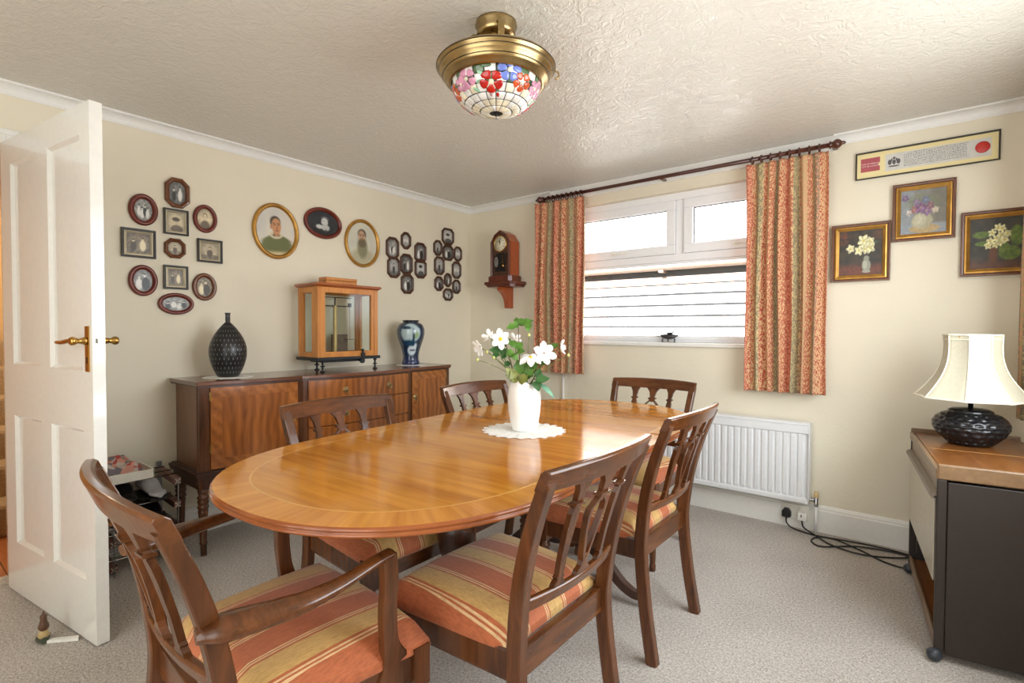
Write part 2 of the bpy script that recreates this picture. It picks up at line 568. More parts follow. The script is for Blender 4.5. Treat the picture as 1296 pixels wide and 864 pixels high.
    def build(s, name, mat, parent=None, bevel=0.0, seg=2, smooth=None, local=False, fix=True):
        me = bpy.data.meshes.new(name)
        off = Vector((0, 0, 0))
        if parent is not None and not local:
            q = parent
            while q is not None:
                off += q.location
                q = q.parent
        me.from_pydata([tuple(v - off) for v in s.v], [], s.f)
        if s.uv:
            ul = me.uv_layers.new(name='UVMap')
            for fi, uvs in s.uv.items():
                for li, uv in zip(me.polygons[fi].loop_indices, uvs):
                    ul.data[li].uv = uv
        if s.col:
            ca = me.color_attributes.new('paint', 'FLOAT_COLOR', 'POINT')
            flat = []
            for i in range(len(s.v)):
                flat += list(s.col.get(i, (0.5, 0.5, 0.5, 1)))
            ca.data.foreach_set('color', flat)
        me.polygons.foreach_set('use_smooth', [bool(x) if smooth is None else smooth for x in s.sm])
        if fix:
            bm = bmesh.new(); bm.from_mesh(me)
            bmesh.ops.recalc_face_normals(bm, faces=bm.faces)
            bm.to_mesh(me); bm.free()
        me.materials.append(MATS[mat])
        o = bpy.data.objects.new(name, me)
        COL.objects.link(o)
        if parent is not None:
            o.parent = parent
        if bevel:
            md = o.modifiers.new('bevel', 'BEVEL')
            md.width = bevel; md.segments = seg; md.limit_method = 'ANGLE'; md.angle_limit = R(40)
        return o


def box(name, mat, x0, x1, y0, y1, z0, z1, parent=None, bevel=0.0, local=False):
    return MB().box(x0, x1, y0, y1, z0, z1).build(name, mat, parent, bevel, local=local)


def tag(o, label, cat, group=None):
    o['label'] = label
    o['category'] = cat
    if group:
        o['group'] = group
    return o


def thing(name, label, cat, loc=(0, 0, 0), rz=0.0, group=None):
    o = bpy.data.objects.new(name, None)
    o.empty_display_size = 0.1
    COL.objects.link(o)
    o.location = loc
    o.rotation_euler = (0, 0, rz)
    return tag(o, label, cat, group)


def struct(o):
    o['kind'] = 'structure'
    return o


def dup_tree(root, loc, rz, label, group=None):
    def cp(o, par):
        c = o.copy()
        COL.objects.link(c)
        if par is not None:
            c.parent = par
        for ch in list(o.children):
            cp(ch, c)
        return c
    r = cp(root, None)
    r.location = loc
    r.rotation_euler = (0, 0, rz)
    r['label'] = label
    if group:
        r['group'] = group
    return r


# ================================================================== STRUCTURE
H = 2.27                       # ceiling
XR, YF = 3.70, -4.70           # right wall, wall behind the camera
struct(box('floor', 'carpet', 0, XR, YF, 0, -0.05, 0))
struct(box('ceiling', 'ceiling_artex', -0.12, XR + 0.12, YF - 0.12, 0.12, H, H + 0.06))

# left wall with doorway y -3.90..-3.05
DY0, DY1, DZ = -3.92, -3.045, 1.995
mb = MB()
mb.box(-0.12, 0, DY1 + 0.02, 0.0, 0, H).box(-0.12, 0, YF, DY0 - 0.02, 0, H).box(-0.12, 0, DY0 - 0.02, DY1 + 0.02, DZ + 0.02, H)
struct(mb.build('wall_left', 'wall_cream_smooth'))
# back wall with window opening x 0.92..2.70, z 1.08..2.11
WX0, WX1, WZ0, WZ1 = 0.93, 2.70, 1.085, 2.115
mb = MB()
mb.box(-0.12, WX0, 0, 0.12, 0, H).box(WX1, XR + 0.12, 0, 0.12, 0, H).box(WX0, WX1, 0, 0.12, 0, WZ0).box(WX0, WX1, 0, 0.12, WZ1, H)
struct(mb.build('wall_back', 'wall_cream'))
# right wall with window opening y -2.3..-0.8
mb = MB()
mb.box(XR, XR + 0.12, -0.8, 0, 0, H).box(XR, XR + 0.12, YF, -2.3, 0, H).box(XR, XR + 0.12, -2.3, -0.8, 0, 0.85).box(XR, XR + 0.12, -2.3, -0.8, 2.15, H)
struct(mb.build('wall_right', 'wall_cream'))
# wall behind the camera
struct(box('wall_front', 'wall_cream', -0.12, XR + 0.12, YF - 0.12, YF, 0, H))


def cove(name, a, b_, inward, drop=0.052, out=0.05):
    """plaster coving swept from a to b; inward = unit vector into the room"""
    a, b_, i = Vector(a), Vector(b_), Vector(inward)
    prof = [(0, -drop), (0.006, -drop), (0.008, -drop + 0.006)]
    for k in range(6):
        t = k / 5 * PI / 2
        prof.append((0.010 + (out - 0.016) * (1 - math.cos(t)), -drop + 0.008 + (drop - 0.018) * math.sin(t)))
    prof += [(out, -0.010), (out, 0.0), (0, 0)]
    mb = MB()
    rings = []
    for p in (a, b_):
        rings.append([p + i * u + Vector((0, 0, w)) for u, w in prof])
    mb.loops(rings, True, True, True, smooth=False)
    return struct(mb.build(name, 'white_paint'))


cove('trim_1', (0, YF, H), (0, 0, H), (1, 0, 0))
cove('trim_2', (0, 0, H), (0.90, 0, H), (0, -1, 0))
cove('trim_3', (2.83, 0, H), (XR, 0, H), (0, -1, 0))
cove('trim_4', (XR, YF, H), (XR, 0, H), (-1, 0, 0))
# flat white batten the curtain pole is fixed to
struct(box('trim_5', 'white_paint', 0.90, 2.83, -0.035, 0, H - 0.085, H, bevel=0.004))


def skirt(name, a, b_, inward, h=0.155, t=0.018):
    a, b_, i = Vector(a), Vector(b_), Vector(inward)
    prof = [(0, 0), (t, 0), (t, h - 0.03), (t - 0.004, h - 0.024), (t - 0.004, h - 0.016), (t - 0.010, h - 0.004), (0.005, h), (0, h)]
    mb = MB()
    mb.loops([[p + i * u + Vector((0, 0, w)) for u, w in prof] for p in (a, b_)], True, True, True, smooth=False)
    return struct(mb.build(name, 'white_gloss'))


skirt('baseboard_left', (0, DY1 + 0.09, 0), (0, 0, 0), (1, 0, 0))
skirt('baseboard_back', (0.018, 0, 0), (XR - 0.018, 0, 0), (0, -1, 0))
skirt('baseboard_right', (XR, YF, 0), (XR, 0, 0), (-1, 0, 0))

# door lining and architrave
mb = MB()
mb.box(-0.13, 0.0, DY1 - 0.005, DY1 + 0.02, 0, DZ + 0.02).box(-0.13, 0.0, DY0 - 0.02, DY0 + 0.005, 0, DZ + 0.02).box(-0.13, 0.0, DY0, DY1, DZ, DZ + 0.02)
struct(mb.build('trim_6', 'white_gloss'))
mb = MB()
mb.box(0, 0.018, DY1, DY1 + 0.065, 0, DZ + 0.065).box(0, 0.018, DY0 - 0.065, DY0, 0, DZ + 0.065).box(0, 0.018, DY0, DY1, DZ, DZ + 0.065)
mb.box(0.018, 0.026, DY1 + 0.04, DY1 + 0.065, 0, DZ + 0.065).box(0.018, 0.026, DY0 - 0.065, DY1 + 0.065, DZ + 0.04, DZ + 0.065)
struct(mb.build('trim_7', 'white_gloss', bevel=0.003))

# ------------------------------------------------------------------ the open door
DL, DT = 0.862, 0.040
door = bpy.data.objects.new('door_1', None)
COL.objects.link(door)
door.location = (0.041, -3.067, 0.006)
door.rotation_euler = (0, 0, math.atan2(0.128, 0.853))
struct(door)
# local: u along x, thickness from y=0 (camera side) to y=+DT
DHT = 1.982
rails = [(0, 0.225), (0.785, 1.008), (1.872, DHT)]
pu = [(0.108, 0.395), (0.492, 0.782)]
mb = MB()
mb.box(0, pu[0][0], 0, DT, 0, DHT).box(pu[0][1], pu[1][0], 0.0, DT, rails[0][1], rails[1][0]).box(pu[0][1], pu[1][0], 0.0, DT, rails[1][1], rails[2][0]).box(pu[1][1], DL, 0, DT, 0, DHT)
for z0, z1 in rails:
    mb.box(pu[0][0], pu[1][1], 0, DT, z0, z1)
mb.build('door_frame', 'white_gloss', door, 0.0, local=True)
for (u0, u1) in pu:
    for (z0, z1) in ((rails[0][1], rails[1][0]), (rails[1][1], rails[2][0])):
        mb = MB()
        mb.box(u0, u1, 0.012, DT - 0.012, z0, z1)
        # splayed edge of the recess
        for s_ in (0, 1):
            y0, y1 = (0.0005, 0.012) if s_ == 0 else (DT - 0.0005, DT - 0.012)
            o = [(u0, y0, z0), (u1, y0, z0), (u1, y0, z1), (u0, y0, z1)]
            i_ = [(u0 + .012, y1, z0 + .012), (u1 - .012, y1, z0 + .012), (u1 - .012, y1, z1 - .012), (u0 + .012, y1, z1 - .012)]
            mb.add(o + i_, [(k, (k + 1) % 4, 4 + (k + 1) % 4, 4 + k) for k in range(4)])
        mb.build('door_panel', 'white_gloss', door, local=True)


def lever(side):
    y = 0.0 if side < 0 else DT
    u0 = 0.826
    mb = MB().box(u0 - 0.016, u0 + 0.016, min(y, y + side * 0.004), max(y, y + side * 0.004), 1.005, 1.172)
    pl = mb.build('handle_plate', 'brass', door, 0.0015, local=True)
    pl['label'] = 'brass handle plate'
    mb = MB()
    M = Matrix.Translation((u0, y + side * 0.004, 1.118)) @ Matrix.Rotation(-side * PI / 2, 4, 'X')
    mb.lathe([(0.013, 0), (0.015, 0.006), (0.012, 0.012), (0.009, 0.024), (0.011, 0.03), (0.015, 0.036), (0.016, 0.044), (0.012, 0.050)], 16, M=M)
    yy = y + side * 0.044
    path = catmull([(u0, yy, 1.118), (u0 - 0.03, yy, 1.119), (u0 - 0.09, yy, 1.112), (u0 - 0.13, yy, 1.112)], 5)
    mb.tube(path, [0.009 + 0.003 * math.sin(i / len(path) * 3) for i in range(len(path))], 10, flat=0.7)
    mb.build('lever', 'brass', pl, local=True)
    mb = MB().box(u0 - 0.003, u0 + 0.003, y + side * 0.0042 - 0.0006, y + side * 0.0042 + 0.0006, 1.035, 1.058)
    mb.build('keyhole', 'dark_gap', pl, local=True)


lever(-1)
lever(1)
MB().box(DL, DL + 0.001, 0.008, DT - 0.008, 1.06, 1.17).box(DL, DL + 0.012, 0.013, 0.027, 1.108, 1.128).build('latch', 'chrome', door, local=True)
mb = MB()
for z in (0.2, 1.0, 1.75):
    mb.box(-0.006, 0.0, 0.0, 0.008, z, z + 0.08)
mb.build('hinge', 'brass', door, local=True)

# ------------------------------------------------------------------ back window
win = bpy.data.objects.new('window_1', None)
COL.objects.link(win)
win.location = (1.82, 0.06, WZ0)
struct(win)


def wframe(x0, x1, z0, z1, w, y0, y1, name, mat='upvc', bev=0.004):
    mb = MB()
    mb.box(x0, x1, y0, y1, z0, z0 + (0.028 if name == 'outer_frame' else w)).box(x0, x1, y0, y1, z1 - w, z1).box(x0, x0 + w, y0, y1, z0 + w, z1 - w).box(x1 - w, x1, y0, y1, z0 + w, z1 - w)
    return mb.build(name, mat, win, bev)


ZT = 1.665   # transom
XM = 1.925   # mullion centre
wframe(WX0, WX1, WZ0, WZ1, 0.05, 0.045, 0.105, 'outer_frame')
MB().box(WX0 + .05, WX1 - .05, 0.045, 0.105, ZT - 0.02, ZT + 0.03).build('transom', 'upvc', win, 0.004)
MB().box(XM - 0.028, XM + 0.028, 0.045, 0.105, ZT + .03, WZ1 - .05).build('mullion', 'upvc', win, 0.004)
for (a_, b_) in ((WX0 + .05, XM - .028), (XM + .028, WX1 - .05)):
    sash = wframe(a_ + .002, b_ - .002, ZT + .032, WZ1 - .052, 0.062, 0.030, 0.09, 'opening_light')
    MB().box(a_ + .06, b_ - .06, 0.062, 0.066, ZT + .09, WZ1 - .11).build('pane', 'window_glass', sash)
    g0, g1, h0, h1 = a_ + .064, b_ - .064, ZT + .094, WZ1 - .114
    MB().box(g0, g1, 0.054, 0.061, h1 - .005, h1).box(g0, g1, 0.054, 0.061, h0, h0 + .003).box(g0, g0 + .004, 0.054, 0.061, h0 + .003, h1 - .005).box(g1 - .004, g1, 0.054, 0.061, h0 + .003, h1 - .005).build('gasket', 'black_plastic', sash)
    xc = (a_ + b_) / 2
    mb = MB().box(xc - 0.010, xc + 0.115, 0.012, 0.020, ZT + 0.058, ZT + 0.070)
    mb.box(xc - 0.022, xc + 0.012, 0.018, 0.030, ZT + 0.052, ZT + 0.076)
    mb.build('window_handle', 'white_plastic', sash, 0.002)
wframe(WX0 + .05, WX1 - .05, WZ0 + .028, ZT - .02, 0.018, 0.055, 0.095, 'glazing_bead')
MB().box(WX0 + .055, WX1 - .055, 0.072, 0.078, WZ0 + .03, ZT - .025).build('pane', 'window_glass', win)
mb = MB().box(WX0, WX1, -0.022, 0.045, WZ0 - 0.028, WZ0)
mb.build('window_sill', 'white_gloss', win, 0.006)

# ------------------------------------------------------------------ hall beyond the door
hf = bpy.data.objects.new('floor_hall', None)
COL.objects.link(hf); hf.location = (-0.8, -3.5, 0); struct(hf)
MB().box(-2.2, -0.02, -4.6, -2.6, -0.05, -0.012).build('subfloor', 'dark_gap', hf)
for k in range(22):
    y0 = -4.58 + k * 0.09
    MB().box(-2.18, -0.005, y0 + .001, y0 + .088, -0.012, 0.0).build('plank', 'hall_floor', hf, 0.001, 1)
MB().box(-0.12, 0.0, DY0, DY1, -0.012, 0.004).build('threshold', 'carpet', hf)
struct(box('wall_hall', 'hall_wall', -2.3, -2.2, -4.7, -2.5, 0, 2.6))
struct(box('wall_hall_side', 'hall_wall', -2.3, -0.12, -2.58, -2.5, 0, 2.6))
struct(box('wall_hall_front', 'hall_wall', -2.3, -0.12, -4.78, -4.7, 0, 2.6))
struct(box('ceiling_hall', 'white_paint', -2.3, -0.12, -4.78, -2.5, 2.4, 2.46))
area('added_hall_fill', (-1.1, -2.85, 2.3), (0, 0, 0), 0.4, 0.4, 12, (1.0, 0.86, 0.66))  # unseen lamp added to brighten the hall; there is no pendant
st = thing('staircase', 'white stair string and carpeted steps in the hall beyond the open door', 'stairs', (-1.2, -2.8, 0))
for k in range(6):
    MB().box(-0.75 - 0.22 * k - 0.24, -0.75 - 0.22 * k, -3.02, -2.6, 0, 0.18 * (k + 1)).build('step', 'stair_carpet', st, 0.02)
mb = MB()
mb.prism([(-0.66, 0), (-0.58, 0), (-0.62, 0.18), (-2.0, 1.42), (-2.0, 1.12)], -3.06, -3.025, lambda x, z, d: Vector((x, d, z)))
mb.build('stair_string', 'white_gloss', st, 0.004)

# ------------------------------------------------------------------ the neighbour's wall and roof outside
nb = thing('neighbouring_house', 'neighbouring house with white weatherboards, gutter and tiled roof seen through the window', 'house', (1.2, 2.6, 0))
NY = 2.5
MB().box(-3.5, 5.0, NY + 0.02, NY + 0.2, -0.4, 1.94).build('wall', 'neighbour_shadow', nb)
mb0 = MB().box(-3.5, 5.0, NY - 0.008, NY + 0.02, 0, 0.097)
first = None
for k in range(16):
    z0 = 1.712 - 0.1275 * (k + 1) + 0.022
    if first is None:
        for v in mb0.v:
            v.z += z0
        first = mb0.build('weatherboard', 'neighbour_board', nb)
    else:
        c = first.copy(); COL.objects.link(c); c.location.z = -0.1275 * k
MB().box(-3.5, 5.0, NY - 0.03, NY + 0.05, 1.712, 1.80).build('fascia_shadow', 'gutter_brown', nb)  # brown fascia strip; the gutter's shadow on the wall is put into its colour
mb = MB()
rings = []
for x in (-3.5, 5.0):
    rings.append([(x, NY - 0.09 + 0.055 * math.cos(a), 1.925 + 0.055 * math.sin(a)) for a in [PI + PI * k / 10 for k in range(11)]] +
                 [(x, NY - 0.09 + 0.047 * math.cos(a), 1.925 + 0.047 * math.sin(a)) for a in [2 * PI - PI * k / 10 for k in range(11)]])
mb.loops(rings, True, True, True)
mb.build('gutter', 'gutter_brown', nb)
for x in (-0.6, 0.82, 2.2):
    MB().box(x - 0.03, x + 0.03, NY - 0.12, NY + 0.0, 1.845, 1.90).build('gutter_bracket', 'gutter_brown', nb, 0.006)
RP = R(32)
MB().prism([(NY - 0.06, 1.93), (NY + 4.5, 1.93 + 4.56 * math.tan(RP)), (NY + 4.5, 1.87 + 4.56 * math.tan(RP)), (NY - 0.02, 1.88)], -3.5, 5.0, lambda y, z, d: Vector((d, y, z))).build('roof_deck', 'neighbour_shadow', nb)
tile0 = None
for r_ in range(15):
    for k in range(18):
        x = -2.0 + k * 0.30 + (0.15 if r_ % 2 else 0)
        yy = NY - 0.08 + r_ * 0.24
        zz = 1.945 + (yy - NY + 0.06) * math.tan(RP)
        if tile0 is None:
            mbt = MB()
            M = Matrix.Rotation(RP - R(4), 4, 'X')
            mbt.box(-0.146, 0.146, -0.01, 0.34, 0.004, 0.022, M)
            tile0 = mbt.build('roof_tile', 'roof_tile', nb, local=True)
            t = tile0
        else:
            t = tile0.copy(); COL.objects.link(t)
        t.location = Vector((x, yy, zz)) - nb.location

# ================================================================== CURTAINS
def curtain(name, label, along, x0, x1, z0, z1, base, folds, depth, parent_loc, flip=1, seed=1):
    """pleated cloth hanging in the plane 'along' ('x' on the back wall, 'y' on the right wall)"""
    rnd = random.Random(seed)
    t = thing(name, label, 'curtain', parent_loc, group=None)
    nx = folds * 14
    zs = [z1, z1 - 0.02, z1 - 0.05, z1 - 0.085, z1 - 0.14, z1 - 0.25, z1 - 0.45, (z0 + z1) / 2, z0 + 0.35, z0 + 0.12, z0 + 0.01, z0]
    ph = [rnd.uniform(-0.6, 0.6) for _ in range(folds + 2)]
    am = [rnd.uniform(0.6, 1.15) for _ in range(folds + 2)]
    mb = MB()
    grid = []
    for j, z in enumerate(zs):
        fall = (z1 - z) / (z1 - z0)
        row = []
        for i in range(nx + 1):
            s = i / nx
            k = min(int(s * folds), folds)
            q = s * folds
            a0, a1 = am[k], am[min(k + 1, folds + 1)]
            aa = a0 + (a1 - a0) * (q - int(q))
            pp = ph[k] + (ph[min(k + 1, folds + 1)] - ph[k]) * (q - int(q))
            amp = depth * (0.45 + 0.55 * min(1, fall * 2.2)) * aa
            w = math.sin(q * 2 * PI + pp * fall * 1.2)
            d = amp * (w + 0.25 * math.sin(q * 4 * PI + 1.0))
            lat = x0 + (x1 - x0) * s + 0.012 * math.cos(q * 2 * PI) * fall + 0.006 * math.sin(fall * 5 + q)
            if along == 'x':
                row.append(Vector((lat, base - d, z)))
            else:
                row.append(Vector((base - d, lat, z)))
        grid.append(row)
    us = []
    for row in grid[6:7]:
        L = 0
        us = [0]
        for i in range(nx):
            L += (row[i + 1] - row[i]).length
            us.append(L)
    vs = [p for r in grid for p in r]
    n = nx + 1
    fs, uvs = [], []
    for j in range(len(zs) - 1):
        for i in range(nx):
            fs.append((j * n + i, j * n + i + 1, (j + 1) * n + i + 1, (j + 1) * n + i))
            uvs.append([(us[i], zs[j]), (us[i + 1], zs[j]), (us[i + 1], zs[j + 1]), (us[i], zs[j + 1])])
    mb.add(vs, fs, True)
    mb.uv = dict(enumerate(uvs))
    o = mb.build('cloth', 'curtain_cloth', t, fix=False)
    md = o.modifiers.new('thick', 'SOLIDIFY'); md.thickness = 0.003; md.offset = 0
    return t


ZP = 2.198
curtain('curtain', 'red and gold striped curtain drawn to the left of the window', 'x', 0.80, 1.25, 0.835, ZP - 0.028, -0.10, 7, 0.032, (1.03, -0.10, 0.835), seed=3)
curtain('curtain', 'red and gold striped curtain drawn to the right of the window, beside the flower paintings', 'x', 2.385, 2.81, 0.805, ZP - 0.028, -0.10, 7, 0.032, (2.6, -0.10, 0.805), seed=9)
curtain('curtain', 'striped curtain edge hanging behind the lamp at the far right of the photo', 'y', -0.43, -0.275, 0.79, 2.17, 3.598, 4, 0.028, (3.60, -0.35, 0.79), seed=5)

pole = thing('curtain_pole', 'dark turned wooden curtain pole with ball finials above the window', 'curtain pole', (1.85, -0.10, ZP))
MB().tube([(0.88, -0.10, ZP), (2.82, -0.10, ZP)], 0.0125, 14).build('rod', 'pole_wood', pole)
for sgn, x in ((-1, 0.885), (1, 2.815)):
    M = Matrix.Translation((x, -0.10, ZP)) @ Matrix.Rotation(sgn * PI / 2, 4, 'Y')
    MB().lathe([(0.013, 0), (0.020, 0.004), (0.020, 0.010), (0.013, 0.014), (0.018, 0.022), (0.026, 0.034), (0.026, 0.044), (0.018, 0.056), (0.009, 0.064), (0.010, 0.072), (0.003, 0.08)], 16, M=M).build('finial', 'pole_wood', pole)
for x in (0.86, 1.85, 2.84):
    MB().box(x - 0.012, x + 0.012, -0.10, -0.036, ZP - 0.016, ZP - 0.004).build('bracket', 'pole_wood', pole, 0.003)
ring0 = None
for k, x in enumerate([0.93 + 0.042 * i for i in range(8)] + [2.42 + 0.05 * i for i in range(8)]):
    if ring0 is None:
        pts = [(0, 0.022 * math.cos(a), -0.006 + 0.022 * math.sin(a)) for a in [2 * PI * i / 20 for i in range(21)]]
        ring0 = MB().tube(pts, 0.0042, 6, cap=False).build('curtain_ring', 'pole_wood', pole, local=True)
        r_ = ring0
    else:
        r_ = ring0.copy(); COL.objects.link(r_)
    r_.location = (x - 1.85, 0, 0)

# pole for the right-hand curtain
p2 = thing('curtain_pole', 'wooden curtain pole over the right-hand window, mostly out of view', 'curtain pole', (3.605, -1.55, 2.2))
MB().tube([(3.605, -2.6, 2.2), (3.605, -0.26, 2.2)], 0.0125, 12).build('rod', 'pole_wood', p2)
for y in (-2.5, -0.5):
    MB().box(3.605, XR, y - 0.012, y + 0.012, 2.185, 2.2).build('bracket', 'pole_wood', p2)

# ================================================================== PICTURES
def sm(a, b_, x):
    t = max(0, min(1, (x - a) / (b_ - a)))
    return t * t * (3 - 2 * t)


def mixl(a, b_, t):
    return tuple(x + (y - x) * t for x, y in zip(a, b_))


def ell(u, v, cx, cy, rx, ry, soft=0.15):
    d = math.hypot((u - cx) / rx, (v - cy) / ry)
    return 1 - sm(1 - soft, 1 + soft, d)


_nz = {}


def hash2(i, j, s):
    r = math.sin(i * 127.1 + j * 311.7 + s * 74.7) * 43758.5453
    return r - math.floor(r)


def vnoise(u, v, sc, s=0):
    x, y = u * sc, v * sc
    i, j = math.floor(x), math.floor(y)
    fx, fy = x - i, y - j
    fx, fy = fx * fx * (3 - 2 * fx), fy * fy * (3 - 2 * fy)
    a = hash2(i, j, s) * (1 - fx) + hash2(i + 1, j, s) * fx
    b_ = hash2(i, j + 1, s) * (1 - fx) + hash2(i + 1, j + 1, s) * fx
    return a * (1 - fy) + b_ * fy


def old_photo(kind, seed, sepia):
    """soft monochrome print: a few standing or seated figures, no likeness"""
    dark, lite = ((58, 44, 30), (240, 224, 186)) if sepia else ((36, 36, 34), (236, 234, 226))

    def f(u, v):
        n = vnoise(u, v, 6, seed) * 0.3 + vnoise(u, v, 14, seed + 3) * 0.15
        if kind == 'group':
            t = 0.30 + n
            for k in range(4):
                cx = -0.55 + k * 0.36 + 0.08 * math.sin(seed + k)
                cy = 0.10 + 0.22 * ((k + seed) % 2)
                t = mixl((t,), (0.82 if (k + seed) % 3 else 0.12,), ell(u, v, cx, cy - 0.5, 0.2, 0.42))[0]
                t = mixl((t,), (0.80,), ell(u, v, cx, cy, 0.10, 0.13))[0]
                t = mixl((t,), (0.12,), ell(u, v, cx, cy + 0.09, 0.10, 0.07))[0]
        elif kind == 'bust':
            t = 0.70 - 0.25 * abs(v) + n * 0.5
            t = mixl((t,), (0.30 + 0.25 * (seed % 2),), ell(u, v, 0, -0.85, 0.62, 0.68))[0]
            t = mixl((t,), (0.16,), ell(u, v, 0.0, 0.24, 0.28, 0.33))[0]
            t = mixl((t,), (0.84,), ell(u, v, 0.0, 0.16, 0.23, 0.32))[0]
            t = mixl((t,), (0.22,), max(ell(u, v, -0.09, 0.20, 0.05, 0.03), ell(u, v, 0.09, 0.20, 0.05, 0.03)))[0]
            t = mixl((t,), (0.40,), ell(u, v, 0.0, 0.0, 0.09, 0.03))[0]
        elif kind == 'seated':
            t = 0.22 + n
            t = mixl((t,), (0.86,), ell(u, v, -0.42, -0.35, 0.36, 0.5))[0]
            t = mixl((t,), (0.12,), ell(u, v, 0.28, -0.30, 0.42, 0.6))[0]
            t = mixl((t,), (0.85,), ell(u, v, 0.18, 0.46, 0.14, 0.17))[0]
            t = mixl((t,), (0.8,), ell(u, v, -0.40, 0.22, 0.13, 0.15))[0]
            t = mixl((t,), (0.15,), ell(u, v, 0.18, 0.60, 0.15, 0.09))[0]
        elif kind == 'stand':
            t = 0.74 - n * 0.5 - 0.2 * (v < -0.45)
            t = mixl((t,), (0.20,), ell(u, v, 0, -0.35, 0.24, 0.52))[0]
            t = mixl((t,), (0.24,), max(ell(u, v, -0.22, -0.25, 0.09, 0.33), ell(u, v, 0.22, -0.25, 0.09, 0.33)))[0]
            t = mixl((t,), (0.72,), ell(u, v, 0, 0.34, 0.12, 0.16))[0]
            t = mixl((t,), (0.14,), ell(u, v, 0, 0.46, 0.15, 0.08))[0]
        elif kind == 'pair':
            t = 0.55 - n * 0.7
            t = mixl((t,), (0.14,), ell(u, v, -0.42, -0.3, 0.24, 0.5))[0]
            t = mixl((t,), (0.88,), ell(u, v, 0.36, -0.22, 0.26, 0.55))[0]
            t = mixl((t,), (0.78,), max(ell(u, v, -0.42, 0.26, 0.11, 0.14), ell(u, v, 0.36, 0.42, 0.11, 0.14)))[0]
            t = mixl((t,), (0.10,), max(ell(u, v, -0.42, 0.38, 0.12, 0.07), ell(u, v, 0.36, 0.54, 0.12, 0.07)))[0]
        else:   # hat
            t = 0.82 - n * 0.35
            t = mixl((t,), (0.30,), ell(u, v, 0.1, -0.75, 0.72, 0.45))[0]
            t = mixl((t,), (0.70,), ell(u, v, 0.1, 0.0, 0.22, 0.28))[0]
            t = mixl((t,), (0.18,), ell(u, v, 0.0, 0.30, 0.46, 0.22))[0]
        t = 0.5 + (t - 0.5) * 1.3 + 0.06
        edge = 1 - 0.2 * sm(0.6, 1.1, math.hypot(u, v))
        return tuple(x * edge for x in mixl(dark, lite, max(0, min(1, t))))
    return f


def portrait_officer(u, v):
    c = mixl((222, 214, 196), (206, 204, 198), vnoise(u, v, 3, 1))
    c = mixl(c, (206, 182, 128), sm(-0.62, -0.95, v) * 0.8)
    c = mixl(c, (104, 108, 62), ell(u, v, 0.0, -0.58, 0.80, 0.42, 0.1) * (1 - sm(-0.78, -0.95, v)))
    c = mixl(c, (214, 200, 168), ell(u, v, 0.0, -0.16, 0.34, 0.16, 0.15))
    c = mixl(c, (82, 78, 60), ell(u, v, 0.0, -0.17, 0.20, 0.05, 0.3))
    c = mixl(c, (188, 132, 92), ell(u, v, 0.02, -0.05, 0.16, 0.16, 0.15))
    c = mixl(c, (60, 48, 38), ell(u, v, 0.0, 0.39, 0.275, 0.25, 0.12))
    c = mixl(c, (204, 148, 104), ell(u, v, 0.04, 0.22, 0.25, 0.33, 0.12))
    c = mixl(c, (196, 136, 96), ell(u, v, -0.24, 0.18, 0.05, 0.10, 0.2))
    for sx_ in (-0.06, 0.16):
        c = mixl(c, (84, 56, 40), ell(u, v, sx_, 0.27, 0.06, 0.022, 0.4))
        c = mixl(c, (100, 66, 46), ell(u, v, sx_, 0.33, 0.08, 0.018, 0.5))
    c = mixl(c, (164, 108, 76), ell(u, v, 0.07, 0.14, 0.035, 0.09, 0.6))
    c = mixl(c, (150, 84, 66), ell(u, v, 0.06, 0.02, 0.09, 0.022, 0.5))
    return c


def portrait_thinker(u, v):
    c = mixl((58, 60, 66), (40, 42, 46), vnoise(u, v, 3, 4))
    c = mixl(c, (34, 32, 34), ell(u, v, 0.0, -0.75, 0.9, 0.25, 0.2))
    c = mixl(c, (104, 104, 102), ell(u, v, 0.12, 0.40, 0.26, 0.22, 0.2))
    c = mixl(c, (206, 206, 200), ell(u, v, 0.10, 0.12, 0.22, 0.36, 0.15))
    c = mixl(c, (190, 190, 184), ell(u, v, 0.18, -0.34, 0.26, 0.28, 0.15))
    c = mixl(c, (204, 204, 198), ell(u, v, -0.22, -0.34, 0.22, 0.18, 0.2))
    c = mixl(c, (84, 84, 84), ell(u, v, 0.0, 0.18, 0.05, 0.03, 0.5))
    c = mixl(c, (92, 92, 90), ell(u, v, -0.02, -0.08, 0.06, 0.025, 0.5))
    c = mixl(c, (60, 60, 60), ell(u, v, 0.20, -0.60, 0.05, 0.14, 0.3))
    return c


def portrait_beard(u, v):
    c = mixl((214, 210, 190), (200, 198, 182), vnoise(u, v, 3, 2))
    c = mixl(c, (196, 176, 128), sm(-0.5, -0.95, v) * 0.7)
    c = mixl(c, (178, 172, 140), ell(u, v, 0.0, -0.62, 0.74, 0.36, 0.3))
    c = mixl(c, (134, 130, 98), ell(u, v, 0.0, -0.20, 0.34, 0.52, 0.3))
    c = mixl(c, (84, 74, 60), ell(u, v, 0.0, 0.45, 0.285, 0.24, 0.15))
    c = mixl(c, (196, 160, 126), ell(u, v, -0.02, 0.30, 0.24, 0.32, 0.15))
    c = mixl(c, (112, 98, 74), ell(u, v, 0.0, 0.02, 0.26, 0.22, 0.2))
    for sx_ in (-0.12, 0.08):
        c = mixl(c, (92, 70, 56), ell(u, v, sx_, 0.36, 0.06, 0.022, 0.4))
        c = mixl(c, (96, 76, 60), ell(u, v, sx_, 0.43, 0.08, 0.018, 0.5))
    c = mixl(c, (160, 122, 96), ell(u, v, -0.03, 0.24, 0.035, 0.09, 0.6))
    return c


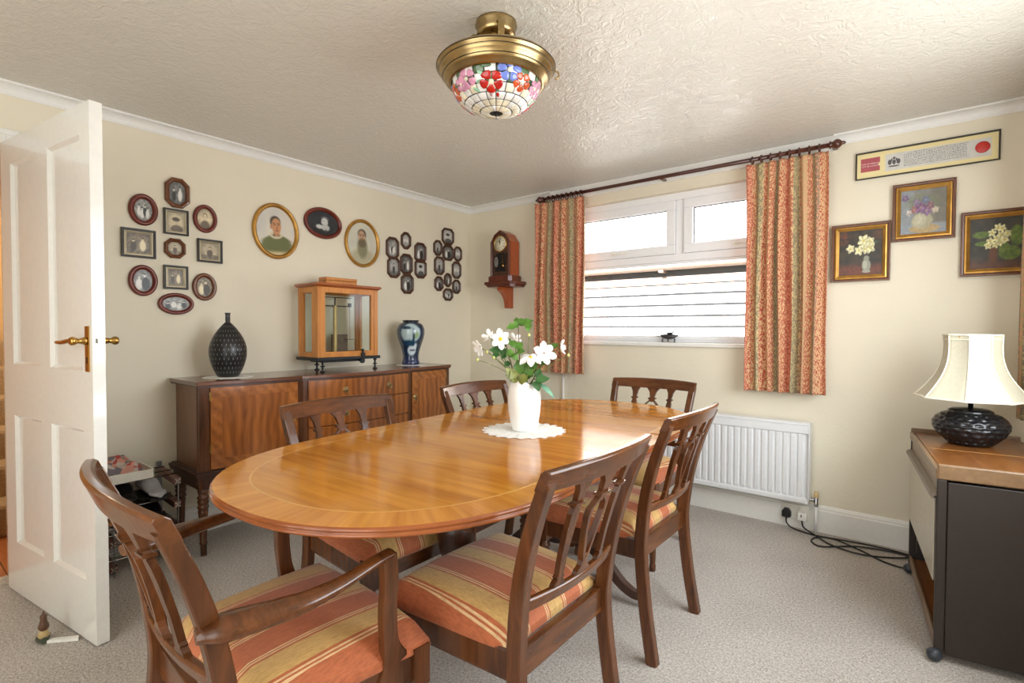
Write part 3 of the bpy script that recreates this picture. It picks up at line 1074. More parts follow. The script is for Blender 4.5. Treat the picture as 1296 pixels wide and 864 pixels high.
def flower_blob(c, u, v, cx, cy, r, col, heart):
    d = math.hypot(u - cx, v - cy)
    a = math.atan2(v - cy, u - cx)
    rr = r * (0.82 + 0.18 * math.cos(5 * a + cx * 7))
    t = 1 - sm(rr * 0.88, rr * 1.08, d)
    sh = 0.82 + 0.3 * vnoise(u, v, 14, 5) + 0.10 * math.cos(5 * a)
    c = mixl(c, tuple(min(255, x * sh) for x in col), t)
    return mixl(c, heart, 1 - sm(r * 0.14, r * 0.30, d))


def painting_white(u, v):
    n = vnoise(u, v, 5, 11)
    n2 = vnoise(u, v, 11, 12)
    c = mixl((40, 38, 32), (72, 60, 44), n)
    c = mixl(c, (128, 62, 44), sm(-0.35, -0.75, v) * (0.4 + 0.6 * n2))
    c = mixl(c, (122, 66, 46), ell(u, v, -0.8, 0.7, 0.35, 0.3, 0.5) * n2)
    c = mixl(c, (112, 70, 50), ell(u, v, 0.85, 0.65, 0.3, 0.3, 0.5) * n2)
    c = mixl(c, (70, 92, 70), ell(u, v, 0.56, 0.42, 0.28, 0.07, 0.4))
    c = mixl(c, (150, 150, 134), ell(u, v, 0.28, -0.58, 0.20, 0.28, 0.12))
    c = mixl(c, (178, 178, 160), ell(u, v, 0.22, -0.52, 0.10, 0.22, 0.3))
    c = mixl(c, (160, 158, 142), ell(u, v, 0.28, -0.84, 0.19, 0.07, 0.15))
    c = mixl(c, (146, 148, 130), ell(u, v, 0.28, -0.26, 0.13, 0.12, 0.2))
    for cx, cy, r in ((-0.46, 0.20, 0.22), (-0.06, 0.10, 0.24), (0.14, 0.52, 0.30), (0.42, 0.20, 0.28), (0.20, 0.16, 0.24), (0.44, 0.48, 0.22)):
        c = flower_blob(c, u, v, cx, cy, r, (232, 226, 180), (206, 190, 110))
    return c


def painting_blue(u, v):
    n = vnoise(u, v, 5, 21)
    n2 = vnoise(u, v, 12, 22)
    c = mixl((120, 124, 122), (152, 148, 136), n)
    c = mixl(c, (150, 158, 164), (1 - sm(-0.5, -0.35, u)) * 0.8)
    c = mixl(c, (112, 104, 88), sm(0.1, 0.6, u) * 0.6)
    c = mixl(c, (156, 164, 176), (1 - sm(-0.62, -0.48, v)) * 0.8)
    c = mixl(c, (186, 160, 112), ell(u, v, 0.05, -0.78, 0.66, 0.20, 0.15))
    c = mixl(c, (180, 172, 140), ell(u, v, -0.05, -0.42, 0.46, 0.36, 0.12))
    c = mixl(c, (206, 200, 172), ell(u, v, -0.15, -0.38, 0.26, 0.24, 0.5))
    c = mixl(c, (122, 128, 96), ell(u, v, 0.0, 0.42, 0.7, 0.32, 0.5) * (0.4 + 0.6 * n2))
    for cx, cy, r, col in ((-0.8, 0.66, 0.18, (120, 96, 134)), (-0.4, 0.10, 0.2, (170, 112, 110)), (-0.1, 0.18, 0.3, (134, 92, 132)), (0.14, 0.02, 0.26, (146, 108, 150)),
                           (0.3, 0.24, 0.2, (150, 100, 120)), (-0.62, -0.02, 0.16, (206, 196, 190)), (0.52, 0.02, 0.18, (214, 200, 176)), (0.1, 0.5, 0.2, (110, 120, 150)), (-0.3, 0.45, 0.18, (140, 120, 150))):
        c = flower_blob(c, u, v, cx, cy, r, col, mixl(col, (200, 180, 130), 0.5))
    return mixl(c, (90, 92, 88), 0.25 * n2)


def painting_prim(u, v):
    n = vnoise(u, v, 5, 31)
    n2 = vnoise(u, v, 11, 32)
    c = mixl((36, 36, 32), (66, 60, 44), n)
    c = mixl(c, (104, 58, 34), sm(-0.5, -0.9, v) * (0.5 + 0.5 * n2))
    c = mixl(c, (104, 62, 34), ell(u, v, -0.1, -0.45, 0.16, 0.4, 0.4))
    for cx, cy, rx, ry in ((-0.55, 0.35, 0.34, 0.14), (-0.5, 0.0, 0.3, 0.10), (0.5, -0.40, 0.42, 0.28), (0.75, 0.25, 0.26, 0.4), (0.3, -0.25, 0.2, 0.3)):
        c = mixl(c, mixl((70, 96, 34), (120, 138, 52), n2), ell(u, v, cx, cy, rx, ry, 0.15))
    for cx, cy in ((-0.16, 0.40), (0.06, 0.60), (0.2, 0.56), (-0.22, 0.08), (0.02, 0.18), (0.18, 0.30), (-0.02, -0.06), (0.32, 0.12), (0.4, 0.34), (0.14, 0.02), (-0.3, -0.08)):
        c = flower_blob(c, u, v, cx, cy, 0.17, (226, 222, 168), (200, 180, 84))
    return c


def certificate(u, v):
    c = (236, 220, 164)
    if u > -0.56 and u < 0.90 and abs(v) < 0.70:
        c = (216, 214, 206)
        c = mixl(c, (206, 204, 198), vnoise(u * 6, v, 3, 4))
    return c


def outline(shape, w, h, k, n=48, cut=None):
    a, b_ = w / 2 - k, h / 2 - k
    if shape == 'oval':
        return [(a * math.cos(2 * PI * i / n), b_ * math.sin(2 * PI * i / n)) for i in range(n)]
    if shape == 'rect':
        cs = [(a, -b_), (a, b_), (-a, b_), (-a, -b_)]
    else:
        c = (cut or min(w, h) * 0.24) - k * 0.586
        cs = [(a, -b_ + c), (a, b_ - c), (a - c, b_), (-a + c, b_), (-a, b_ - c), (-a, -b_ + c), (-a + c, -b_), (a - c, -b_)]
    return cs


def densify(poly, m):
    out = []
    for i, p in enumerate(poly):
        q = poly[(i + 1) % len(poly)]
        for k in range(m):
            out.append((p[0] + (q[0] - p[0]) * k / m, p[1] + (q[1] - p[1]) * k / m))
    return out


WALLS = {'left': (Vector((0.004, 0, 0)), Vector((0, 1, 0)), Vector((1, 0, 0))),
         'back': (Vector((0, -0.004, 0)), Vector((1, 0, 0)), Vector((0, -1, 0)))}


def picture(wall, along, z, w, h, shape, fw, mat, img, label, group=None, name='framed_photograph', cat='photograph', slip=None, mount=0.0, pmat='print', res=14, tilt=0, cut=None, depth=0.016, profile='round'):
    o0, U, N = WALLS[wall]
    ctr = o0 + U * along + Vector((0, 0, z))
    t = thing(name, label, cat, ctr, group=group)
    ct, stl = math.cos(tilt), math.sin(tilt)

    def P(x, y, d):
        return ctr + U * (x * ct - y * stl) + Vector((0, 0, x * stl + y * ct)) + N * d
    if profile == 'round':
        lp = [(0, 0), (0, depth * .55), (fw * .18, depth * .88), (fw * .42, depth), (fw * .7, depth * .8), (fw * .92, depth * .45), (fw, depth * .3), (fw, 0.002)]
    else:
        lp = [(0, 0), (0, depth * .9), (fw * .12, depth), (fw * .35, depth), (fw * .45, depth * .75), (fw * .75, depth * .72), (fw * .85, depth * .45), (fw, depth * .4), (fw, 0.002)]
    mb = MB()
    mb.loops([[P(x, y, d) for x, y in outline(shape, w, h, k, cut=cut)] for k, d in lp], True, False, False, smooth=(shape == 'oval'))
    mb.build('frame', mat, t)
    kin = fw
    if slip:
        sw = slip[1]
        mb = MB()
        mb.loops([[P(x, y, d) for x, y in outline(shape, w, h, k, cut=cut)] for k, d in ((fw * .98, 0.002), (fw * .98, depth * .55), (fw + sw * .3, depth * .6), (fw + sw, depth * .3), (fw + sw, 0.002))], True, False, False, smooth=(shape == 'oval'))
        mb.build('slip', slip[0], t)
        kin = fw + sw
    if mount:
        mb = MB()
        mb.loops([[P(x, y, d) for x, y in outline(shape, w, h, k, cut=cut)] for k, d in ((kin - .001, 0.005), (kin + mount, 0.005), (kin + mount, 0.002))], True, False, False, smooth=False)
        mb.build('mount', 'mount_cream', t)
        kin += mount
    if img:
        a, b_ = w / 2 - kin, h / 2 - kin
        mb = MB()
        if shape == 'rect':
            nx, ny = max(6, int(res * 2 * (a / max(a, b_)))), max(6, int(res * 2 * (b_ / max(a, b_))))
            vs, cols = [], []
            for j in range(ny + 1):
                for i in range(nx + 1):
                    u, v = -1 + 2 * i / nx, -1 + 2 * j / ny
                    vs.append(P(u * (a + .001), v * (b_ + .001), 0.003)); cols.append(img(u, v))
            mb.add(vs, [(j * (nx + 1) + i, j * (nx + 1) + i + 1, (j + 1) * (nx + 1) + i + 1, (j + 1) * (nx + 1) + i) for j in range(ny) for i in range(nx)])
        else:
            pol = outline(shape, w, h, kin - 0.001, 48, cut=cut)
            if shape == 'oct':
                pol = densify(pol, 5)
            vs, cols = [P(0, 0, 0.003)], [img(0, 0)]
            n = len(pol)
            fs = []
            for r_ in range(1, res + 1):
                for (x, y) in pol:
                    s_ = r_ / res
                    vs.append(P(x * s_, y * s_, 0.003)); cols.append(img(x * s_ / a, y * s_ / b_))
            for k in range(n):
                fs.append((0, 1 + k, 1 + (k + 1) % n))
            for r_ in range(res - 1):
                for k in range(n):
                    fs.append((1 + r_ * n + k, 1 + (r_ + 1) * n + k, 1 + (r_ + 1) * n + (k + 1) % n, 1 + r_ * n + (k + 1) % n))
            mb.add(vs, fs)
        for i, c in enumerate(cols):
            mb.col[i] = lin(*[max(0, min(255, x)) for x in c])
        mb.build('picture', pmat, t)
    return t


GA = 'old photographs grouped near the door'
picture('left', -2.526, 1.797, 0.133, 0.166, 'oval', 0.026, 'frame_red', old_photo('group', 1, False), 'oval group photograph in a red-brown frame, top left of the door cluster', GA)
picture('left', -2.366, 1.918, 0.122, 0.164, 'oct', 0.023, 'frame_brown', old_photo('pair', 2, False), 'eight-sided brown frame at the top of the cluster by the door', GA, cut=0.036)
picture('left', -2.374, 1.757, 0.120, 0.140, 'rect', 0.010, 'frame_black', old_photo('hat', 3, True), 'black rectangular photograph of a person in a wide hat, in the door cluster', GA, slip=('silver_slip', 0.010), profile='step')
picture('left', -2.226, 1.800, 0.128, 0.160, 'oval', 0.023, 'frame_red', old_photo('bust', 4, True), 'oval sepia head-and-shoulders photograph in red-brown frame, beside the hat picture', GA)
picture('left', -2.549, 1.617, 0.152, 0.150, 'rect', 0.012, 'frame_black', old_photo('pair', 5, True), 'wide black rectangular photograph at the far left of the cluster by the door', GA, slip=('silver_slip', 0.012), profile='step')
picture('left', -2.380, 1.612, 0.104, 0.108, 'oct', 0.020, 'frame_brown', old_photo('stand', 6, True), 'smallest eight-sided brown frame, in the middle of the cluster by the door', GA, cut=0.028)
picture('left', -2.203, 1.618, 0.132, 0.132, 'rect', 0.011, 'frame_black', old_photo('stand', 7, True), 'black rectangular photograph of a person in uniform, right edge of the door cluster', GA, slip=('silver_slip', 0.009), profile='step')
picture('left', -2.531, 1.424, 0.133, 0.164, 'oval', 0.024, 'frame_red', old_photo('seated', 8, False), 'oval red-brown photograph of a seated person in black, lower left of the door cluster', GA)
picture('left', -2.378, 1.452, 0.118, 0.130, 'rect', 0.011, 'frame_black', old_photo('pair', 9, True), 'black rectangular photograph below the smallest eight-sided frame', GA, slip=('silver_slip', 0.013), profile='step')
picture('left', -2.233, 1.410, 0.128, 0.158, 'oval', 0.024, 'frame_brown', old_photo('seated', 11, True), 'oval brown-framed faded sepia photograph, lower right of the cluster by the door', GA)
picture('left', -2.378, 1.307, 0.176, 0.120, 'oval', 0.022, 'frame_red', old_photo('group', 12, False), 'wide oval team photograph in a red-brown frame, lowest of the cluster by the door', GA)
picture('left', -1.812, 1.792, 0.300, 0.352, 'oval', 0.026, 'gilt', portrait_officer, 'large gilt oval portrait of a person in a green uniform', name='oval_portrait', cat='portrait', res=26, depth=0.022, tilt=R(4))
picture('left', -1.482, 1.896, 0.284, 0.212, 'oval', 0.026, 'frame_red', portrait_thinker, 'wide dark red oval portrait of a person resting the chin on a hand', name='oval_portrait', cat='portrait', res=22, depth=0.022, tilt=R(-3))
picture('left', -1.166, 1.800, 0.298, 0.350, 'oval', 0.024, 'gilt', portrait_beard, 'gilt oval portrait of a person with a long beard', name='oval_portrait', cat='portrait', res=26, depth=0.022, tilt=R(2))

GB = 'seven small eight-sided photographs beside the bearded portrait'
B7 = [(-0.890, 1.800, .124, .170, 'group', 'upper left of the seven'), (-0.757, 1.876, .100, .136, 'bust', 'highest of the seven'), (-0.607, 1.797, .124, .166, 'seated', 'upper right of the seven'),
      (-0.752, 1.690, .124, .164, 'pair', 'in the middle of the seven'), (-0.878, 1.652, .124, .164, 'stand', 'lower left of the seven'), (-0.604, 1.668, .124, .160, 'hat', 'lower right of the seven'), (-0.744, 1.534, .126, .160, 'seated', 'lowest of the seven')]
for i, (y, z, w, h, k, where) in enumerate(B7):
    picture('left', y, z, w, h, 'oct', 0.020, 'frame_dark', old_photo(k, 20 + i, False), 'small eight-sided dark frame ' + where + ' beside the bearded portrait', GB, cut=0.032, res=10)
GC = 'ten small eight-sided photographs nearest the corner'
C10 = [(-0.294, 1.975, .142, .142, 'hat', 'highest of the ten'), (-0.412, 1.862, .098, .132, 'stand', 'left end of the second row of the ten'), (-0.292, 1.834, .126, .136, 'seated', 'centre of the second row of the ten'),
       (-0.172, 1.838, .098, .132, 'bust', 'right end of the second row of the ten'), (-0.395, 1.713, .116, .156, 'stand', 'left of the gap in the ten'), (-0.188, 1.694, .110, .150, 'bust', 'right of the gap in the ten'),
       (-0.294, 1.598, .086, .122, 'pair', 'just under the gap in the ten'), (-0.400, 1.560, .100, .126, 'seated', 'lower left of the ten'), (-0.188, 1.548, .098, .126, 'stand', 'lower right of the ten'), (-0.292, 1.473, .116, .108, 'group', 'lowest of the ten')]
for i, (y, z, w, h, k, where) in enumerate(C10):
    picture('left', y, z, w, h, 'oct', 0.018, 'frame_dark', old_photo(k, 40 + i, False), 'small eight-sided dark frame ' + where + ' nearest the corner', GC, cut=0.030, res=10)

picture('back', 2.962, 1.602, 0.270, 0.318, 'rect', 0.016, 'frame_brown', painting_white, 'oil painting of white flowers in a glass vase, left of the three', name='oil_painting', cat='painting', slip=('gilt', 0.020), pmat='oil_paint', res=46, profile='step', depth=0.026)
picture('back', 3.231, 1.793, 0.258, 0.300, 'rect', 0.016, 'frame_brown', painting_blue, 'oil painting of purple flowers in a round bowl, hanging highest of the three', name='oil_painting', cat='painting', slip=('gilt', 0.020), pmat='oil_paint', res=46, profile='step', depth=0.026)
picture('back', 3.512, 1.600, 0.264, 0.318, 'rect', 0.016, 'frame_brown', painting_prim, 'dark oil painting of pale primroses, partly behind the right-hand curtain', name='oil_painting', cat='painting', slip=('gilt', 0.020), pmat='oil_paint', res=46, profile='step', depth=0.026)
cert = picture('back', 3.226, 2.074, 0.586, 0.146, 'rect', 0.007, 'frame_black', certificate, 'long narrow framed certificate with a red seal and red label, above the paintings', name='framed_certificate', cat='certificate', slip=None, pmat='print', res=60, profile='step', depth=0.014)
cb = Vector((3.226, -0.004, 2.074))


def on_cert(u, v, d):
    return cb + Vector((u * 0.286, -0.0032 - d, v * 0.066))


mb = MB()
nt_ = [(-0.94, -0.50), (-0.64, -0.50), (-0.64, -0.16)] + [(-0.64 - 0.028 * math.sin(PI * k / 6), -0.14 + 0.28 * k / 6) for k in range(1, 6)] + [(-0.64, 0.16), (-0.64, 0.60), (-0.94, 0.60)]
mb.prism(nt_, 0, 0.0008, lambda x, y, d: on_cert(x, y, d))
plain('label_red', lin(176, 84, 92), 0.5)
plain('seal_red', lin(196, 50, 40), 0.4)
plain('ink_black', lin(96, 92, 94), 0.6)
plain('ink_white', lin(236, 226, 220), 0.6)
lb = mb.build('label', 'label_red', cert)
mb = MB()
mb.lathe([(0.028, 0), (0.028, 0.0016), (0.024, 0.003), (0.001, 0.003)], 28, M=Matrix.Translation(on_cert(0.80, 0.02, 0)) @ Matrix.Rotation(PI / 2, 4, 'X'))
mb.build('wax_seal', 'seal_red', cert)


def text_mesh(body, size, mat, parent, loc, rot, name='lettering', align='CENTER', ext=0.0003):
    c = bpy.data.curves.new('txt', 'FONT')
    c.body = body
    c.size = size
    c.align_x = align
    c.align_y = 'CENTER'
    c.extrude = ext
    c.resolution_u = 2
    o = bpy.data.objects.new('txt', c)
    COL.objects.link(o)
    dg = bpy.context.evaluated_depsgraph_get()
    me = bpy.data.meshes.new_from_object(o.evaluated_get(dg))
    bpy.data.objects.remove(o)
    me.materials.clear()
    me.materials.append(MATS[mat])
    ob = bpy.data.objects.new(name, me)
    COL.objects.link(ob)
    ob.parent = parent
    off = Vector((0, 0, 0)); q = parent
    while q is not None:
        off += q.location; q = q.parent
    ob.location = Vector(loc) - off
    ob.rotation_euler = rot
    return ob


text_mesh('COPY OF FREEDOM', 0.0092, 'ink_white', lb, on_cert(-0.79, 0.13, 0.0012), (PI / 2, 0, 0))
text_mesh('CITY OF LONDON', 0.0092, 'ink_white', lb, on_cert(-0.79, -0.07, 0.0012), (PI / 2, 0, 0))
# the close, unreadable script of the certificate: broken pen strokes
rnd = random.Random(4)
mb = MB()
for row in range(9):
    v0 = 0.52 - row * 0.125
    u = -0.28 + (0.05 if row == 0 else 0)
    end = 0.60
    while u < end:
        w = rnd.uniform(0.008, 0.03)
        h_ = rnd.uniform(0.030, 0.050)
        mb.prism([(u, v0), (u + w, v0 + rnd.uniform(-.01, .01)), (u + w, v0 + h_), (u, v0 + h_)], 0, 0.0004, lambda x, y, d: on_cert(x, y, d))
        u += w + rnd.uniform(0.006, 0.014)
o = mb.build('script_lines', 'ink_black', cert); o['kind'] = 'stuff'
mb = MB()
for cx, cy, rx, ry in ((-0.49, 0.0, 0.03, 0.22), (-0.36, 0.0, 0.03, 0.22), (-0.425, -0.02, 0.028, 0.20), (-0.425, 0.30, 0.022, 0.10), (-0.425, -0.34, 0.09, 0.06), (-0.46, 0.18, 0.012, 0.12), (-0.39, 0.18, 0.012, 0.12)):
    mb.prism([(cx + rx * math.cos(2 * PI * k / 12), cy + ry * math.sin(2 * PI * k / 12)) for k in range(12)], 0, 0.0005, lambda x, y, d: on_cert(x, y, d))
mb.build('printed_crest', 'ink_black', cert)

# ================================================================== WALL CLOCK on its bracket shelf
ck = thing('wall_clock', 'small mahogany clock with a pointed arched case standing on the bracket shelf', 'clock', (0.475, -0.085, 1.565))
X0, X1, CZ0 = 0.372, 0.578, 1.620
cy0, cy1 = -0.150, -0.020


def arch(k):
    return [(X0 + k, CZ0), (X1 - k, CZ0), (X1 - k, 1.900), (X1 - 0.042 - k * .3, 1.965 - k * .8), (0.475, 2.000 - k), (X0 + 0.042 + k * .3, 1.965 - k * .8), (X0 + k, 1.900)]


MB().prism(arch(0), cy0 + 0.012, cy1, lambda x, z, d: Vector((x, d, z))).build('case', 'clock_side', ck, 0.002)
mb = MB()
mb.loops([[Vector((x, d, z)) for x, z in arch(k)] for k, d in ((0, cy0 + .012), (0, cy0), (0.004, cy0 - .004), (0.014, cy0 - .004), (0.018, cy0 + .002), (0.018, cy0 + .012))], True, False, False, smooth=False)
dr = mb.build('door', 'clock_wood', ck)
MB().prism(arch(0.018), cy0 + 0.006, cy0 + 0.011, lambda x, z, d: Vector((x, d, z))).build('dial_panel', 'frame_dark', ck)
Mc = Matrix.Translation((0.475, cy0 + 0.006, 1.885)) @ Matrix.Rotation(PI / 2, 4, 'X')
MB().lathe([(0.070, 0), (0.070, 0.004), (0.064, 0.007), (0.060, 0.004), (0.060, 0.0)], 40, M=Mc).build('bezel', 'brass', ck)
dial = MB().lathe([(0.061, 0), (0.061, 0.0035), (0.001, 0.0036)], 40, M=Mc).build('dial', 'clock_cream', ck)
NUM = ['XII', 'I', 'II', 'III', 'IIII', 'V', 'VI', 'VII', 'VIII', 'IX', 'X', 'XI']
for i, t_ in enumerate(NUM):
    a = PI / 2 - i * PI / 6
    text_mesh(t_, 0.017, 'black_plastic', dial, (0.475 + 0.047 * math.cos(a), cy0 + 0.0012, 1.885 + 0.047 * math.sin(a)), (PI / 2, i * PI / 6, 0), 'numeral')
mb = MB()
rg = [(0.032, 0.0037), (0.032, 0.0041), (0.0335, 0.0041), (0.0335, 0.0037)]
mb.lathe(rg, 36, M=Mc, caps=False)
mb.build('minute_ring', 'black_plastic', dial)
for a, L, w in ((PI / 2 - R(4), 0.044, 0.003), (PI / 2 + R(18), 0.030, 0.0045)):
    mb = MB()
    ca, sa = math.cos(a), math.sin(a)
    mb.prism([(-0.006, -w / 2), (L * .7, -w), (L, 0), (L * .7, w), (-0.006, w / 2)], 0, 0.001, lambda x, y, d: Vector((0.475 + x * ca - y * sa, cy0 + 0.0008 - d, 1.885 + x * sa + y * ca)))
    mb.build('clock_hand', 'black_plastic', dial)
# glazed lower opening with pendulum and plate behind
MB().prism([(X0 + .05, 1.655), (X1 - .05, 1.655), (X1 - .05, 1.79), (X1 - .075, 1.805), (X0 + .075, 1.805), (X0 + .05, 1.79)], cy0 + 0.0035, cy0 + 0.006, lambda x, z, d: Vector((x, d, z))).build('opening', 'dark_gap', ck)
for cx, cz, rx, rz_, mt, w in ((0.435, 1.735, 0.026, 0.050, 'chrome', 0.002), (0.512, 1.760, 0.032, 0.044, 'lead_came', 0.003), (0.512, 1.665, 0.022, 0.010, 'chrome', 0.002)):
    pts = [(cx + rx * max(-1, min(1, 1.2 * math.cos(2 * PI * k / 24))), cy0 + 0.002, cz + rz_ * max(-1, min(1, 1.2 * math.sin(2 * PI * k / 24)))) for k in range(25)]
    MB().tube(pts, w, 6, cap=False).build('glass_tablet_border', 'lead_came', ck)
MB().prism([(0.435 + 0.022 * math.cos(2 * PI * k / 16), 1.735 + 0.044 * math.sin(2 * PI * k / 16)) for k in range(16)], cy0 + 0.0018, cy0 + 0.003, lambda x, z, d: Vector((x, d, z))).build('mirror_tablet', 'chrome', ck)
MB().lathe([(0.001, 0), (0.014, 0.002), (0.016, 0.006), (0.001, 0.010)], 18, M=Matrix.Translation((0.508, cy0 + 0.002, 1.70)) @ Matrix.Rotation(PI / 2, 4, 'X')).box(0.506, 0.510, cy0 - .003, cy0 + .001, 1.70, 1.79).build('pendulum', 'brass', ck)
mb = MB()
for x0, x1, y0, z0, z1 in ((X0 - 0.022, X1 + 0.022, cy0 - 0.022, 1.572, CZ0 - 0.006), (X0 - 0.016, X1 + 0.016, cy0 - 0.016, CZ0 - 0.006, CZ0)):
    mb.prism([(x0, cy1), (x0, y0 + 0.03), (x0 + 0.02, y0), (x1 - 0.02, y0), (x1, y0 + 0.03), (x1, cy1)], z0, z1, lambda x, y, d: Vector((x, y, d)))
mb.build('plinth', 'clock_wood', ck, 0.002)

sh = thing('wall_bracket', 'mahogany bracket shelf on the back wall carrying the clock', 'shelf', (0.475, -0.09, 1.54))
mb = MB()
for k, (z0, z1) in ((0.0, (1.546, 1.570)), (0.010, (1.536, 1.546)), (0.018, (1.527, 1.536))):
    mb.prism([(0.310 + k, -0.001), (0.310 + k, -0.135), (0.335 + k, -0.185 + k), (0.615 - k, -0.185 + k), (0.640 - k, -0.135), (0.640 - k, -0.001)], z0, z1, lambda x, y, d: Vector((x, y, d)))
mb.build('shelf_board', 'clock_wood', sh, 0.002)
br = catmull([(-0.150, 1.526, 0), (-0.148, 1.500, 0), (-0.115, 1.478, 0), (-0.078, 1.44, 0), (-0.062, 1.40, 0), (-0.052, 1.352, 0)], 4)
MB().prism([(-0.001, 1.526)] + [(p.x, p.y) for p in br] + [(-0.001, 1.352)], 0.448, 0.502, lambda y, z, d: Vector((d, y, z))).build('corbel', 'clock_side', sh, 0.002)

# thin white pipe boxed down the back wall
tag(MB().tube([(1.02, -0.012, 0.15), (1.02, -0.012, 0.95)], 0.009, 10).build('wall_pipe', 'white_paint'), 'thin white pipe running down the back wall under the left curtain', 'pipe')

# ================================================================== DINING TABLE
plain('inlay_light', lin(226, 168, 84), 0.25, coat=0.4)
TX, TY, TZ, TROT = 1.955, -1.820, 0.755, 0.055
TA, TB, TS, TN = 0.535, 1.098, 0.45, 2.3
table = thing('dining_table', 'oval extending mahogany dining table with a crossbanded top on two pedestals', 'table', (TX, TY, 0), TROT)


def tout(inset=0.0, n=120):
    """outline as list of (u, v), counter-clockwise, straight sides between v=-TS and v=TS"""
    pts = []
    q = n // 4
    for k in range(n + 1):
        a = 2 * PI * k / n
        c, s = math.cos(a), math.sin(a)
        u = TA * math.copysign(abs(c) ** (2 / TN), c)
        w = (TB - TS) * math.copysign(abs(s) ** (2 / TN), s)
        pts.append((u, w + (TS if s > 1e-9 else -TS if s < -1e-9 else 0)))
    # resample evenly by arc length
    P = pts
    L = [0]
    for i in range(len(P) - 1):
        L.append(L[-1] + math.hypot(P[i + 1][0] - P[i][0], P[i + 1][1] - P[i][1]))
    out = []
    N = 160
    j = 0
    for k in range(N):
        t = L[-1] * k / N
        while L[j + 1] < t:
            j += 1
        f = (t - L[j]) / max(1e-9, L[j + 1] - L[j])
        out.append((P[j][0] + (P[j + 1][0] - P[j][0]) * f, P[j][1] + (P[j + 1][1] - P[j][1]) * f))
    if inset == 0:
        return out
    res = []
    for k in range(N):
        a, b_ = out[(k - 1) % N], out[(k + 1) % N]
        tx, ty = b_[0] - a[0], b_[1] - a[1]
        l = math.hypot(tx, ty)
        res.append((out[k][0] - ty / l * inset, out[k][1] + tx / l * inset))
    return res


O0, O1, O2 = tout(), tout(0.088), tout(0.093)
SEAMS = (-0.10, 0.30)
# field panels: split by the two seams across the table
def clip(poly, lo, hi):
    def half(P, f):
        out = []
        for i in range(len(P)):
            a, b_ = P[i], P[(i + 1) % len(P)]
            fa, fb = f(a), f(b_)
            if fa >= 0:
                out.append(a)
            if fa * fb < 0:
                t = fa / (fa - fb)
                out.append((a[0] + (b_[0] - a[0]) * t, a[1] + (b_[1] - a[1]) * t))
        return out
    return half(half(poly, lambda p: p[1] - lo), lambda p: hi - p[1])


for lo, hi in ((-9, SEAMS[0] - 0.0012), (SEAMS[0] + 0.0012, SEAMS[1] - 0.0012), (SEAMS[1] + 0.0012, 9)):
    pl_ = clip(O2, lo, hi)
    MB().prism(pl_, TZ - 0.02, TZ, lambda x, y, d: Vector((x, y, d))).build('top_panel', 'table_field', table, local=True)


def ring_pieces(A, B, name, mat, z0, z1, lo, hi, uvs=False, side=0):
    mb = MB()
    N = len(A)
    acc = 0
    for k in range(N):
        a0, a1, b1, b0 = A[k], A[(k + 1) % N], B[(k + 1) % N], B[k]
        seg = math.hypot(a1[0] - a0[0], a1[1] - a0[1])
        ym = (a0[1] + a1[1]) / 2
        if lo <= ym <= hi and (not side or side * (a0[0] + a1[0]) > 0):
            q = clip([a0, a1, b1, b0], lo, hi)
            if len(q) >= 3:
                mb.prism(q, z0, z1, lambda x, y, d: Vector((x, y, d)))
                if uvs and len(q) == 4:
                    fi = len(mb.f) - 6
                    mb.uv[fi + 1] = [(acc, 0), (acc + seg, 0), (acc + seg, 0.09), (acc, 0.09)]
                    mb.uv[fi] = [(acc, 0.09), (acc + seg, 0.09), (acc + seg, 0), (acc, 0)]
        acc += seg
    return mb.build(name, mat, table, local=True, fix=False)


for lo, hi in ((-9, SEAMS[0] - 0.001), (SEAMS[0] + 0.001, SEAMS[1] - 0.001), (SEAMS[1] + 0.001, 9)):
    for sd_ in ((-1, 1) if lo > -1 and hi < 1 else (0,)):
        ring_pieces(O0, O1, 'crossband', 'table_band', TZ - 0.02, TZ, lo, hi, True, sd_)
        ring_pieces(O1, O2, 'inlay_line', 'inlay_light', TZ - 0.02, TZ + 0.0002, lo, hi, False, sd_)
# reeded edge moulding swept round the outline
mb = MB()
prof = [(0.0, -0.0005), (-0.004, -0.003), (-0.006, -0.007), (-0.004, -0.011), (0.0, -0.012), (-0.005, -0.014), (-0.007, -0.018), (-0.005, -0.022), (0.0, -0.024), (0.02, -0.026), (0.09, -0.026)]
mb.loops([[Vector((u, v, TZ + w)) for u, v in tout(i)] if abs(i) > 1e-9 else [Vector((u, v, TZ + w)) for u, v in O0] for i, w in prof], True, False, False)
mb.build('edge_moulding', 'table_edge', table, local=True)
